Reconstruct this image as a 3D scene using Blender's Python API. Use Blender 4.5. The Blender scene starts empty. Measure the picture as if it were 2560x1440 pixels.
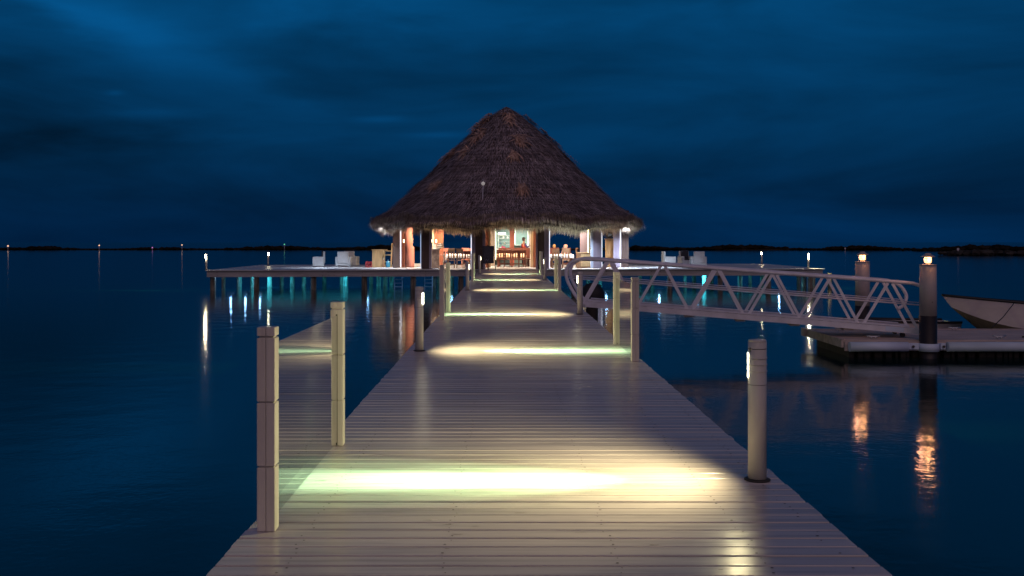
import bpy, math, random
from mathutils import Vector, Matrix
random.seed(7)
R = math.radians
PI = math.pi
sc = bpy.context.scene
col = sc.collection
F = 2489.0; CX = 1262.0; HY = 605.0; H = 1.5
ZW = -1.1

def at(px, Y): return (px - CX) / F * Y
def zat(py, Y): return H - (py - HY) / F * Y
def ground(py, z=0.0): return (H - z) * F / (py - HY)

# ------------------------------------------------------------------ materials
MATS = {}
def pmat(name, c, rough=0.5, var=0.2, scale=(3, 3, 3), detail=4, bump=0.0, bscale=None, metal=0.0, spec=0.5,
         c2=None, thr=(0.35, 0.7), roughvar=0.0, emis=None, es=0.0, island=0.0, transl=0.0, coat=0.0):
    if name in MATS: return MATS[name]
    m = bpy.data.materials.new(name); m.use_nodes = True; MATS[name] = m
    nt = m.node_tree; n = nt.nodes; l = nt.links
    b = n['Principled BSDF']; out = n['Material Output']
    tc = n.new('ShaderNodeTexCoord'); mp = n.new('ShaderNodeMapping'); mp.inputs['Scale'].default_value = scale
    l.new(tc.outputs['Object'], mp.inputs['Vector'])
    nz = n.new('ShaderNodeTexNoise'); nz.inputs['Scale'].default_value = 1.0; nz.inputs['Detail'].default_value = detail
    nz.inputs['Roughness'].default_value = 0.6
    l.new(mp.outputs[0], nz.inputs['Vector'])
    rp = n.new('ShaderNodeMapRange'); rp.inputs['From Min'].default_value = thr[0]; rp.inputs['From Max'].default_value = thr[1]
    l.new(nz.outputs['Fac'], rp.inputs['Value'])
    mx = n.new('ShaderNodeMix'); mx.data_type = 'RGBA'
    lo = c2 if c2 else tuple(v * (1 - var) for v in c)
    hi = tuple(min(1, v * (1 + var * 0.5)) for v in c) if not c2 else c
    mx.inputs['A'].default_value = (*lo, 1); mx.inputs['B'].default_value = (*hi, 1)
    l.new(rp.outputs[0], mx.inputs['Factor'])
    cs = mx.outputs['Result']
    if island > 0:
        g = n.new('ShaderNodeNewGeometry'); mr = n.new('ShaderNodeMapRange')
        mr.inputs['To Min'].default_value = 1 - island; mr.inputs['To Max'].default_value = 1 + island
        l.new(g.outputs['Random Per Island'], mr.inputs['Value'])
        vm = n.new('ShaderNodeVectorMath'); vm.operation = 'SCALE'
        l.new(cs, vm.inputs[0]); l.new(mr.outputs[0], vm.inputs['Scale']); cs = vm.outputs[0]
    l.new(cs, b.inputs['Base Color'])
    b.inputs['Roughness'].default_value = rough
    if roughvar > 0:
        rr = n.new('ShaderNodeMapRange'); rr.inputs['To Min'].default_value = rough - roughvar; rr.inputs['To Max'].default_value = rough + roughvar
        l.new(nz.outputs['Fac'], rr.inputs['Value']); l.new(rr.outputs[0], b.inputs['Roughness'])
    b.inputs['Metallic'].default_value = metal
    b.inputs['Specular IOR Level'].default_value = spec
    b.inputs['Coat Weight'].default_value = coat
    if bump > 0:
        bn = n.new('ShaderNodeBump'); bn.inputs['Distance'].default_value = bump
        if bscale:
            mp2 = n.new('ShaderNodeMapping'); mp2.inputs['Scale'].default_value = bscale
            l.new(tc.outputs['Object'], mp2.inputs['Vector'])
            nz2 = n.new('ShaderNodeTexNoise'); nz2.inputs['Scale'].default_value = 1; nz2.inputs['Detail'].default_value = 3
            l.new(mp2.outputs[0], nz2.inputs['Vector']); l.new(nz2.outputs['Fac'], bn.inputs['Height'])
        else: l.new(nz.outputs['Fac'], bn.inputs['Height'])
        l.new(bn.outputs[0], b.inputs['Normal'])
    if emis:
        b.inputs['Emission Color'].default_value = (*emis, 1); b.inputs['Emission Strength'].default_value = es
    if transl > 0:
        t = n.new('ShaderNodeBsdfTranslucent'); l.new(cs, t.inputs['Color'])
        ms = n.new('ShaderNodeMixShader'); ms.inputs[0].default_value = transl
        l.new(b.outputs[0], ms.inputs[1]); l.new(t.outputs[0], ms.inputs[2]); l.new(ms.outputs[0], out.inputs['Surface'])
    return m

DECK = pmat('deck_paint', (.57, .50, .47), .24, .24, (.9, 14, 6), 6, bump=.0012, bscale=(3, 120, 20), roughvar=.08, island=.07, spec=.55, thr=(.28, .55))
DECK2 = pmat('platform_paint', (.52, .53, .55), .34, .2, (.7, 9, 4), 5, bump=.001, bscale=(3, 60, 20), roughvar=.08, island=.10, spec=.6)
SCUFF = pmat('board_scuff', (.24, .20, .17), .6, .4, (60, 60, 60))
NAIL = pmat('nail_rust', (.05, .035, .03), .7, .3, (40, 40, 40))
POST = pmat('post_paint', (.62, .57, .50), .5, .16, (14, 14, 1.2), 5, bump=.0008, bscale=(60, 60, 3), thr=(.3, .7))
FASC = pmat('fascia_paint', (.42, .41, .42), .55, .3, (.8, 1, 9), 6, bump=.001)
BOLT = pmat('bolt_dark', (.06, .05, .05), .5, .2, (30, 30, 30))
ALU = pmat('bollard_paint', (.60, .57, .52), .38, .08, (6, 6, 2), 3, bump=.0003)
SEAM = pmat('seam_dark', (.04, .035, .03), .7, .2, (9, 9, 9))
GANG = pmat('gangway_paint', (.78, .76, .84), .36, .16, (3, 3, 3), 4, bump=.0004, spec=.6)
PILEW = pmat('pile_wood', (.24, .21, .17), .85, .5, (9, 9, 1.4), 6, c2=(.06, .05, .04), bump=.012, bscale=(26, 26, 3), thr=(.35, .65))
PILEP = pmat('pile_pale', (.27, .28, .24), .8, .5, (5, 5, 1.6), 6, c2=(.07, .07, .055), bump=.01, bscale=(22, 22, 4), thr=(.38, .6))
THATCH = pmat('thatch', (.60, .49, .50), .85, .4, (1.6, 1.6, 2.6), 5, c2=(.24, .20, .22), island=.45, transl=.12, spec=.2)
THCORE = pmat('thatch_core', (.13, .10, .095), .95, .4, (6, 6, 10), 5, bump=.04, spec=.1)
FRINGE = pmat('thatch_fringe', (.46, .38, .30), .8, .4, (3, 3, 5), 4, c2=(.22, .17, .14), island=.5, transl=.4, spec=.2)
FROND = pmat('dry_frond', (.66, .46, .36), .8, .4, (5, 5, 5), 4, c2=(.32, .18, .12), island=.4, spec=.2)
COLD = pmat('column_dark', (.085, .052, .045), .6, .25, (9, 9, .7), 5, bump=.001, spec=.4)
COLL = pmat('column_light', (.36, .32, .42), .5, .12, (6, 6, .6), 4)
COLW = pmat('column_redwood', (.22, .065, .03), .5, .35, (12, 12, .9), 5, bump=.001)
COLT = pmat('column_tan', (.58, .40, .24), .55, .2, (10, 10, .9), 4)
REDW = pmat('red_wood', (.12, .032, .02), .42, .4, (14, 14, 1.5), 5, bump=.0008)
MIDW = pmat('mid_wood', (.24, .125, .06), .5, .35, (12, 12, 1.5), 5, bump=.0008)
OAK = pmat('oak_wood', (.50, .34, .17), .5, .25, (14, 14, 1.6), 5, bump=.001)
PINKW = pmat('pink_wood', (.50, .20, .15), .55, .3, (9, 9, 1.1), 5, c2=(.34, .13, .09), bump=.003)
WCLOTH = pmat('white_cloth', (.74, .72, .72), .85, .08, (5, 5, 5), 3, bump=.004, bscale=(9, 9, 2))
TCLOTH = pmat('tan_cloth', (.60, .44, .30), .85, .12, (5, 5, 5), 3, bump=.004, bscale=(9, 9, 2))
MARB = pmat('counter_stone', (.50, .36, .25), .35, .4, (3, 3, 3), 7, c2=(.25, .16, .11), thr=(.42, .6))
WICK = pmat('white_wicker', (.55, .60, .64), .6, .12, (4, 4, 4), 3, bump=.008, bscale=(50, 50, 50))
CUSH = pmat('dark_cushion', (.03, .035, .05), .8, .2, (6, 6, 6), 3)
BLK = pmat('black_rubber', (.018, .017, .02), .6, .3, (5, 5, 5), 4, bump=.003)
SLATE = pmat('chalkboard', (.022, .024, .036), .65, .3, (4, 4, 4), 5)
CHALK = pmat('chalk', (.22, .23, .30), .9, .3, (40, 40, 40))
SLEEVE = pmat('black_sleeve', (.022, .017, .02), .45, .3, (3, 3, 1), 4)
WPIL = pmat('white_piling', (.50, .44, .43), .5, .18, (2, 2, .8), 5, c2=(.38, .33, .33))
PVC = pmat('pvc_white', (.62, .72, .90), .4, .1, (1.5, 4, 4), 4)
FLOATW = pmat('float_wood', (.56, .46, .43), .6, .35, (1, 8, 6), 5, bump=.002)
DARKW = pmat('wet_dark_wood', (.035, .027, .022), .7, .5, (7, 7, 1.5), 5, bump=.01)
HULLW = pmat('hull_white', (.80, .74, .72), .3, .12, (1.5, 2, 3), 5, coat=.3)
HULLT = pmat('hull_tan', (.30, .24, .17), .4, .25, (1, 2, 4), 5)
GUNW = pmat('gunwale_dark', (.02, .018, .02), .5, .2, (3, 3, 3))
TEAL = pmat('teal_panel', (.16, .25, .24), .4, .2, (2, 2, 2), 3)
STEEL = pmat('steel', (.55, .57, .6), .28, .1, (5, 5, 5), 3, metal=.8)
WHITE = pmat('white_paint', (.72, .72, .70), .45, .08, (5, 5, 5), 3)
PINK = pmat('pink_item', (.65, .08, .18), .5, .2, (9, 9, 9))
BLUEI = pmat('blue_item', (.10, .22, .45), .4, .2, (9, 9, 9))
CRATE = pmat('red_crate', (.35, .03, .035), .5, .25, (9, 9, 9))
JUG = pmat('blue_jug', (.05, .30, .50), .15, .2, (5, 5, 5), 3, coat=.5)
BLUES = pmat('blue_ladder', (.45, .62, .80), .3, .1, (5, 5, 5))
LAND = pmat('mangrove_leaf', (.020, .016, .012), .9, .5, (.4, .4, 1), 4, island=.5, spec=.1)
ROCK = pmat('breakwater_rock', (.055, .05, .045), .9, .4, (.6, .6, .6), 4, island=.5, spec=.15)
SKIN = pmat('skin', (.42, .22, .14), .5, .1, (9, 9, 9))
HAIRB = pmat('hair_blond', (.42, .22, .09), .7, .3, (30, 30, 8), 4)
HAIRD = pmat('hair_dark', (.06, .03, .02), .6, .3, (30, 30, 8), 4)
SHAWL = pmat('pink_shawl', (.60, .32, .27), .8, .2, (8, 8, 3), 4, bump=.01)
REDC = pmat('red_vest', (.38, .045, .03), .8, .2, (8, 8, 8))
BLUEC = pmat('blue_sleeve', (.09, .06, .20), .8, .2, (8, 8, 8))
DRKC = pmat('dark_trousers', (.03, .03, .04), .8, .2, (8, 8, 8))
BOTG = pmat('bottle_amber', (.35, .16, .04), .12, .2, (8, 8, 8), coat=.5)

def emit(name, c, s):
    if name in MATS: return MATS[name]
    m = bpy.data.materials.new(name); m.use_nodes = True; MATS[name] = m
    b = m.node_tree.nodes['Principled BSDF']
    b.inputs['Base Color'].default_value = (.5, .5, .5, 1)
    b.inputs['Emission Color'].default_value = (*c, 1); b.inputs['Emission Strength'].default_value = s
    nz = m.node_tree.nodes.new('ShaderNodeTexNoise'); nz.inputs['Scale'].default_value = 20
    m.node_tree.links.new(nz.outputs['Fac'], b.inputs['Roughness'])
    return m
E_LENS = emit('lamp_lens', (1, .93, .62), 24)
E_LENS2 = emit('lamp_lens_bright', (1, .88, .58), 70)
E_STRIP = emit('lit_edge_glow', (.85, .88, 1.0), 1.6)  # emission painting the brightly lit side faces of the columns
E_EDGEB = emit('lit_edge_glow_cool', (.55, .72, 1.0), 1.0)
E_WARM = emit('warm_bulb_edge_glow', (1, .80, .42), 6)  # sconce bulbs, and the painted lit edge of one rear column
E_LAN = emit('lantern_glow', (1, .50, .16), 6)
E_UND = emit('underdeck_lens', (.35, .62, 1.0), 60)
E_SHELF = emit('fridge_light', (.85, 1.0, .75), 2.2)
E_BEAC = emit('beacon_warm', (1, .55, .32), 1.5)
E_GRN = emit('beacon_green', (.1, 1, .5), .7)
E_MAG = emit('beacon_magenta', (.9, .25, .9), .6)

def glassmat():
    m = bpy.data.materials.new('rail_glass'); m.use_nodes = True; MATS['rail_glass'] = m
    nt = m.node_tree; n = nt.nodes; l = nt.links
    n.remove(n['Principled BSDF']); out = n['Material Output']
    tr = n.new('ShaderNodeBsdfTransparent'); tr.inputs['Color'].default_value = (.92, .95, .94, 1)
    gl = n.new('ShaderNodeBsdfGlossy'); gl.inputs['Roughness'].default_value = .015
    fr = n.new('ShaderNodeFresnel'); fr.inputs['IOR'].default_value = 1.9; ge = n.new('ShaderNodeNewGeometry')
    io = n.new('ShaderNodeMath'); io.operation = 'SUBTRACT'; io.inputs[0].default_value = 1.0; l.new(ge.outputs['Backfacing'], io.inputs[1])
    ff = n.new('ShaderNodeMath'); ff.operation = 'MULTIPLY'; ff.use_clamp = True; l.new(fr.outputs[0], ff.inputs[0])
    f2 = n.new('ShaderNodeMath'); f2.operation = 'MULTIPLY'; f2.inputs[1].default_value = 2.3; l.new(io.outputs[0], f2.inputs[0]); l.new(f2.outputs[0], ff.inputs[1])
    df = n.new('ShaderNodeBsdfDiffuse'); df.inputs['Color'].default_value = (.6, .6, .6, 1)
    nz = n.new('ShaderNodeTexNoise'); nz.inputs['Scale'].default_value = 9; nz.inputs['Detail'].default_value = 8
    mr = n.new('ShaderNodeMapRange'); mr.inputs['From Min'].default_value = .5; mr.inputs['From Max'].default_value = .8
    mr.inputs['To Min'].default_value = .001; mr.inputs['To Max'].default_value = .006
    l.new(nz.outputs['Fac'], mr.inputs['Value'])
    a = n.new('ShaderNodeMixShader'); l.new(ff.outputs[0], a.inputs[0]); l.new(tr.outputs[0], a.inputs[1]); l.new(gl.outputs[0], a.inputs[2])
    b = n.new('ShaderNodeMixShader'); l.new(mr.outputs[0], b.inputs[0]); l.new(a.outputs[0], b.inputs[1]); l.new(df.outputs[0], b.inputs[2])
    l.new(b.outputs[0], out.inputs['Surface'])
    return m
GLASS = glassmat()

# ------------------------------------------------------------------ mesh helpers
class MB:
    def __init__(s): s.v = []; s.f = []; s.m = []; s.sm = []
    def add(s, vs, fs, mi=0, smooth=False):
        o = len(s.v); s.v += [tuple(v) for v in vs]
        for f in fs: s.f.append(tuple(i + o for i in f)); s.m.append(mi); s.sm.append(smooth)
        return s
    def box(s, x0, x1, y0, y1, z0, z1, ch=0.0, mi=0, M=None):
        if ch <= 0:
            vs = [(x, y, z) for z in (z0, z1) for y in (y0, y1) for x in (x0, x1)]
            fs = [(0, 2, 3, 1), (4, 5, 7, 6), (0, 1, 5, 4), (2, 6, 7, 3), (0, 4, 6, 2), (1, 3, 7, 5)]
        else:  # chamfered around all edges
            vs = []; idx = {}
            for sx in (0, 1):
                for sy in (0, 1):
                    for sz in (0, 1):
                        X = (x0, x1)[sx]; Y = (y0, y1)[sy]; Z = (z0, z1)[sz]
                        dx = ch if sx == 0 else -ch; dy = ch if sy == 0 else -ch; dz = ch if sz == 0 else -ch
                        for k, p in enumerate(((X, Y + dy, Z + dz), (X + dx, Y, Z + dz), (X + dx, Y + dy, Z))):
                            idx[(sx, sy, sz, k)] = len(vs); vs.append(p)
            g = lambda a, b, c, k: idx[(a, b, c, k)]
            fs = []
            for a in (0, 1):
                q = [g(a, 0, 0, 0), g(a, 1, 0, 0), g(a, 1, 1, 0), g(a, 0, 1, 0)]; fs.append(q if a else q[::-1])
                q = [g(0, a, 0, 1), g(0, a, 1, 1), g(1, a, 1, 1), g(1, a, 0, 1)]; fs.append(q if a else q[::-1])
                q = [g(0, 0, a, 2), g(1, 0, a, 2), g(1, 1, a, 2), g(0, 1, a, 2)]; fs.append(q if a else q[::-1])
            for a in (0, 1):
                for b in (0, 1):
                    fs.append([g(a, b, 0, 0), g(a, b, 1, 0), g(a, b, 1, 1), g(a, b, 0, 1)])
                    fs.append([g(a, 0, b, 0), g(a, 1, b, 0), g(a, 1, b, 2), g(a, 0, b, 2)])
                    fs.append([g(0, a, b, 1), g(1, a, b, 1), g(1, a, b, 2), g(0, a, b, 2)])
                    for c in (0, 1): fs.append([g(a, b, c, 0), g(a, b, c, 1), g(a, b, c, 2)])
            # orient outward
            c0 = Vector(((x0 + x1) / 2, (y0 + y1) / 2, (z0 + z1) / 2)); nf = []
            for f in fs:
                f = list(dict.fromkeys(f))
                p = [Vector(vs[i]) for i in f]; nn = (p[1] - p[0]).cross(p[2] - p[0])
                ctr = sum(p, Vector()) / len(p)
                nf.append(f if nn.dot(ctr - c0) > 0 else f[::-1])
            fs = nf
        if M is not None: vs = [tuple(M @ Vector(v)) for v in vs]
        return s.add(vs, fs, mi)
    def cyl(s, p0, p1, r0, r1=None, n=12, cap=True, mi=0, smooth=True):
        r1 = r0 if r1 is None else r1
        p0 = Vector(p0); p1 = Vector(p1); d = (p1 - p0).normalized()
        a = Vector((0, 0, 1)) if abs(d.z) < .9 else Vector((1, 0, 0))
        u = d.cross(a).normalized(); w = d.cross(u)
        vs = []
        for p, r in ((p0, r0), (p1, r1)):
            for k in range(n):
                t = 2 * PI * k / n; vs.append(p + u * math.cos(t) * r + w * math.sin(t) * r)
        fs = [(k, n + k, n + (k + 1) % n, (k + 1) % n) for k in range(n)]
        s.add(vs, fs, mi, smooth)
        if cap:
            o = len(s.v) - 2 * n
            s.f.append(tuple(o + k for k in range(n))); s.m.append(mi); s.sm.append(False)
            s.f.append(tuple(o + n + k for k in reversed(range(n)))); s.m.append(mi); s.sm.append(False)
        return s
    def tube(s, pts, r, n=10, mi=0, cap=True):
        pts = [Vector(p) for p in pts]; rings = []
        prev = None
        for i, p in enumerate(pts):
            d = (pts[min(i + 1, len(pts) - 1)] - pts[max(i - 1, 0)]).normalized()
            if prev is None:
                a = Vector((0, 0, 1)) if abs(d.z) < .9 else Vector((1, 0, 0)); u = d.cross(a).normalized()
            else: u = (prev - d * prev.dot(d)).normalized()
            prev = u; w = d.cross(u)
            rr = r[i] if isinstance(r, (list, tuple)) else r
            rings.append([p + u * math.cos(2 * PI * k / n) * rr + w * math.sin(2 * PI * k / n) * rr for k in range(n)])
        vs = [v for q in rings for v in q]; fs = []
        for i in range(len(rings) - 1):
            for k in range(n): fs.append((i * n + k, (i + 1) * n + k, (i + 1) * n + (k + 1) % n, i * n + (k + 1) % n))
        if cap: fs.append(tuple(range(n))); fs.append(tuple((len(rings) - 1) * n + k for k in reversed(range(n))))
        return s.add(vs, fs, mi, True)
    def lathe(s, prof, cx=0, cy=0, n=24, mi=0, smooth=True):
        vs = []; fs = []
        for r, z in prof:
            for k in range(n):
                t = 2 * PI * k / n; vs.append((cx + r * math.cos(t), cy + r * math.sin(t), z))
        for i in range(len(prof) - 1):
            for k in range(n): fs.append((i * n + k, i * n + (k + 1) % n, (i + 1) * n + (k + 1) % n, (i + 1) * n + k))
        return s.add(vs, fs, mi, smooth)
    def ball(s, c, r, n=12, m=8, mi=0, sc_=(1, 1, 1)):
        vs = []; fs = []
        for j in range(m + 1):
            ph = PI * j / m
            for k in range(n):
                t = 2 * PI * k / n
                vs.append((c[0] + r * sc_[0] * math.sin(ph) * math.cos(t), c[1] + r * sc_[1] * math.sin(ph) * math.sin(t), c[2] + r * sc_[2] * math.cos(ph)))
        for j in range(m):
            for k in range(n): fs.append((j * n + k, (j + 1) * n + k, (j + 1) * n + (k + 1) % n, j * n + (k + 1) % n))
        return s.add(vs, fs, mi, True)
    def bar(s, p0, p1, w, h, mi=0):  # rectangular bar between points; w horizontal, h vertical-ish
        p0 = Vector(p0); p1 = Vector(p1); d = (p1 - p0).normalized()
        a = Vector((0, 0, 1)) if abs(d.z) < .95 else Vector((0, 1, 0))
        u = d.cross(a).normalized(); v = u.cross(d)
        vs = []
        for p in (p0, p1):
            for su, sv in ((-1, -1), (1, -1), (1, 1), (-1, 1)): vs.append(p + u * su * w / 2 + v * sv * h / 2)
        return s.add(vs, [(0, 1, 2, 3), (7, 6, 5, 4), (0, 4, 5, 1), (1, 5, 6, 2), (2, 6, 7, 3), (3, 7, 4, 0)], mi)
    def build(s, name, mat, parent=None, loc=None):
        me = bpy.data.meshes.new(name); me.from_pydata(s.v, [], s.f)
        for m in (mat if isinstance(mat, (list, tuple)) else [mat]): me.materials.append(m)
        me.polygons.foreach_set('material_index', s.m); me.polygons.foreach_set('use_smooth', s.sm)
        me.update()
        o = bpy.data.objects.new(name, me); col.objects.link(o)
        if parent: o.parent = parent
        if loc: o.location = loc
        return o

def tag(o, label=None, cat=None, group=None, kind=None):
    if label: o['label'] = label
    if cat: o['category'] = cat
    if group: o['group'] = group
    if kind: o['kind'] = kind
    return o
def empty(name, loc, label, cat, group=None, rz=0.0):
    o = bpy.data.objects.new(name, None); col.objects.link(o); o.location = loc; o.rotation_euler = (0, 0, rz)
    o.empty_display_size = .1
    return tag(o, label, cat, group)
def copy_tree(o, parent=None):
    c = o.copy(); col.objects.link(c); c.parent = parent
    for ch in list(o.children): copy_tree(ch, c)
    return c
def lamp(kind, name, loc, power, color, size=.05, target=None, spot=None, blend=.5, scale=None, parent=None):
    d = bpy.data.lights.new(name, kind); d.energy = power; d.color = color
    if kind in ('POINT', 'SPOT'): d.shadow_soft_size = size
    if kind == 'SPOT': d.spot_size = spot; d.spot_blend = blend
    if kind == 'AREA': d.size = size
    o = bpy.data.objects.new(name, d); col.objects.link(o); o.location = loc
    if target is not None:
        o.rotation_mode = 'QUATERNION'; o.rotation_quaternion = (Vector(target) - Vector(loc)).to_track_quat('-Z', 'Y')
    if scale: o.scale = scale
    return o

# ------------------------------------------------------------------ camera
cam = bpy.data.cameras.new('camera'); co = bpy.data.objects.new('camera', cam); col.objects.link(co)
co.location = (0, 0, H); co.rotation_euler = (PI / 2, 0, 0)
cam.sensor_width = 36; cam.lens = F / 2560 * 36
cam.shift_x = (1280 - CX) / 2560; cam.shift_y = -(720 - HY) / 2560
cam.clip_start = .1; cam.clip_end = 12000
sc.camera = co

# ------------------------------------------------------------------ sky
w = bpy.data.worlds.new('World'); sc.world = w; w.use_nodes = True
nt = w.node_tree; n = nt.nodes; l = nt.links
bg = n['Background']
def N(t, **k):
    x = n.new(t)
    for a, b in k.items(): setattr(x, a, b)
    return x
def math_(op, a, b=None, clamp=False):
    x = N('ShaderNodeMath', operation=op, use_clamp=clamp)
    for i, v in enumerate((a, b)):
        if v is None: continue
        if isinstance(v, (int, float)): x.inputs[i].default_value = v
        else: l.new(v, x.inputs[i])
    return x.outputs[0]
tc = N('ShaderNodeTexCoord'); sep = N('ShaderNodeSeparateXYZ'); l.new(tc.outputs['Generated'], sep.inputs[0])
X, Y_, Z = sep.outputs
ramp = N('ShaderNodeValToRGB'); l.new(math_('MAXIMUM', Z, 0.0), ramp.inputs[0])
cr = ramp.color_ramp
cr.elements[0].position = 0; cr.elements[0].color = (.0004, .0165, .062, 1)
cr.elements[1].position = 1; cr.elements[1].color = (.0008, .018, .052, 1)
for p, c in ((.035, (.0004, .0195, .071, 1)), (.10, (.0005, .030, .098, 1)), (.24, (.0006, .043, .132, 1)), (.5, (.0008, .026, .075, 1))):
    e = cr.elements.new(p); e.color = c
az = math_('DIVIDE', X, math_('MAXIMUM', Y_, .05)); el = math_('DIVIDE', Z, math_('MAXIMUM', Y_, .05))
cmb = N('ShaderNodeCombineXYZ'); l.new(math_('MULTIPLY', X, 2.2), cmb.inputs[0]); l.new(math_('MULTIPLY', Z, 9.0), cmb.inputs[1]); l.new(math_('MULTIPLY', Y_, 2.2), cmb.inputs[2])
n1 = N('ShaderNodeTexNoise'); n1.inputs['Scale'].default_value = 1.25; n1.inputs['Detail'].default_value = 7; n1.inputs['Roughness'].default_value = .52; n1.inputs['Distortion'].default_value = .5
l.new(cmb.outputs[0], n1.inputs['Vector'])
mr = N('ShaderNodeMapRange'); mr.inputs['From Min'].default_value = .30; mr.inputs['From Max'].default_value = .72
mr.inputs['To Min'].default_value = .52; mr.inputs['To Max'].default_value = 1.46; l.new(n1.outputs['Fac'], mr.inputs['Value'])
fac = mr.outputs[0]
# cloud masses: thinner (bright) and thicker (dark) patches of the overcast, placed by direction
wob = N('ShaderNodeTexNoise'); wob.inputs['Scale'].default_value = 5; wob.inputs['Detail'].default_value = 5; l.new(cmb.outputs[0], wob.inputs['Vector'])
wv = math_('SUBTRACT', wob.outputs['Fac'], .5)
def blob(px, py, sx, sy, amp, tilt=0.0, wobble=1.3):
    global fac
    a0 = (px - CX) / F; e0 = (HY - py) / F
    dx = math_('SUBTRACT', az, a0); dy = math_('SUBTRACT', el, e0)
    c, s_ = math.cos(tilt), math.sin(tilt)
    u = math_('DIVIDE', math_('ADD', math_('MULTIPLY', dx, c), math_('MULTIPLY', dy, s_)), sx / F)
    v = math_('DIVIDE', math_('SUBTRACT', math_('MULTIPLY', dy, c), math_('MULTIPLY', dx, s_)), sy / F)
    u = math_('ADD', u, math_('MULTIPLY', wv, wobble)); v = math_('ADD', v, math_('MULTIPLY', wv, wobble * 1.6))
    r2 = math_('ADD', math_('MULTIPLY', u, u), math_('MULTIPLY', v, v))
    g = math_('EXPONENT', math_('MULTIPLY', r2, -1.0))
    fac = math_('ADD', fac, math_('MULTIPLY', g, amp))
blob(300, 60, 330, 60, .62, -.42)
blob(180, 20, 200, 50, .25, -.3)
blob(1150, 10, 700, 60, .52, 0)
blob(950, 297, 60, 9, .45, 0, .5)
blob(1095, 338, 70, 8, .40, 0, .5)
blob(345, 285, 120, 13, .38, 0, .9)
blob(288, 232, 22, 7, .35, 0, .4)
blob(640, 330, 160, 22, .22, 0)
blob(1000, 200, 420, 90, -.28, .05)
blob(150, 400, 420, 90, -.25, 0)
blob(40, 190, 260, 150, -.30, -.3)
blob(1700, 330, 500, 50, .22, .1)
blob(2100, 300, 300, 200, .10, 0)
blob(650, 480, 500, 40, -.15, 0)
vm = N('ShaderNodeVectorMath', operation='SCALE'); l.new(ramp.outputs[0], vm.inputs[0]); l.new(math_('MAXIMUM', fac, .3), vm.inputs['Scale'])
tint = N('ShaderNodeVectorMath', operation='MULTIPLY'); l.new(vm.outputs[0], tint.inputs[0]); tint.inputs[1].default_value = (1, 1.02, .99); vm = tint
sky = N('ShaderNodeTexSky'); sky.sky_type = 'NISHITA'; sky.sun_disc = False; sky.sun_elevation = R(1.0); sky.sun_rotation = R(180)
vs_ = N('ShaderNodeVectorMath', operation='MULTIPLY'); l.new(sky.outputs[0], vs_.inputs[0]); vs_.inputs[1].default_value = (.0002, .0010, .0016)
ad = N('ShaderNodeVectorMath', operation='ADD'); l.new(vm.outputs[0], ad.inputs[0]); l.new(vs_.outputs[0], ad.inputs[1])
# town glow low over the shore behind the photographer
gl_ = math_('MULTIPLY', math_('MAXIMUM', math_('MULTIPLY', Y_, -1.0), 0.0), math_('EXPONENT', math_('MULTIPLY', math_('MAXIMUM', Z, 0.0), -3.5)))
gc = N('ShaderNodeVectorMath', operation='SCALE'); gc.inputs[0].default_value = (.10, .055, .05); l.new(gl_, gc.inputs['Scale'])
ad2 = N('ShaderNodeVectorMath', operation='ADD'); l.new(ad.outputs[0], ad2.inputs[0]); l.new(gc.outputs[0], ad2.inputs[1])
l.new(ad2.outputs[0], bg.inputs['Color']); bg.inputs['Strength'].default_value = 1.0

sd = bpy.data.lights.new('sun', 'SUN'); sd.energy = .40; sd.color = (1, .62, .60); sd.angle = R(60)
so = bpy.data.objects.new('sun', sd); col.objects.link(so); so.rotation_euler = (R(52), 0, R(8))

# ------------------------------------------------------------------ water
def water_mat():
    m = bpy.data.materials.new('water'); m.use_nodes = True
    nt = m.node_tree; n = nt.nodes; l = nt.links; b = n['Principled BSDF']
    b.inputs['Base Color'].default_value = (.001, .017, .022, 1)
    b.inputs['Roughness'].default_value = .085; b.inputs['IOR'].default_value = 1.33
    tc = n.new('ShaderNodeTexCoord')
    def nz(scale, sv, det):
        mp = n.new('ShaderNodeMapping'); mp.inputs['Scale'].default_value = sv; l.new(tc.outputs['Object'], mp.inputs['Vector'])
        x = n.new('ShaderNodeTexNoise'); x.inputs['Scale'].default_value = scale; x.inputs['Detail'].default_value = det
        l.new(mp.outputs[0], x.inputs['Vector']); return x.outputs['Fac']
    a = nz(1.1, (1, 1.2, 1), 2); c = nz(11.0, (1, 1.1, 1), 2)
    ma = n.new('ShaderNodeMath'); ma.operation = 'MULTIPLY_ADD'; ma.inputs[1].default_value = .22; l.new(c, ma.inputs[0]); l.new(a, ma.inputs[2])
    bn = n.new('ShaderNodeBump'); bn.inputs['Distance'].default_value = .0085; bn.inputs['Strength'].default_value = 1; l.new(ma.outputs[0], bn.inputs['Height'])
    l.new(bn.outputs[0], b.inputs['Normal'])
    return m
wm = MB()
wm.add([(-6000, -300, ZW), (6000, -300, ZW), (6000, 9000, ZW), (-6000, 9000, ZW)], [(0, 1, 2, 3)])
tag(wm.build('water', water_mat()), kind='structure')
sb = MB(); sb.add([(-6000, -300, -6), (6000, -300, -6), (6000, 9000, -6), (-6000, 9000, -6)], [(0, 1, 2, 3)])
tag(sb.build('seabed', pmat('sand', (.3, .27, .2), .9, .3, (.5, .5, .5))), kind='structure')

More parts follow.
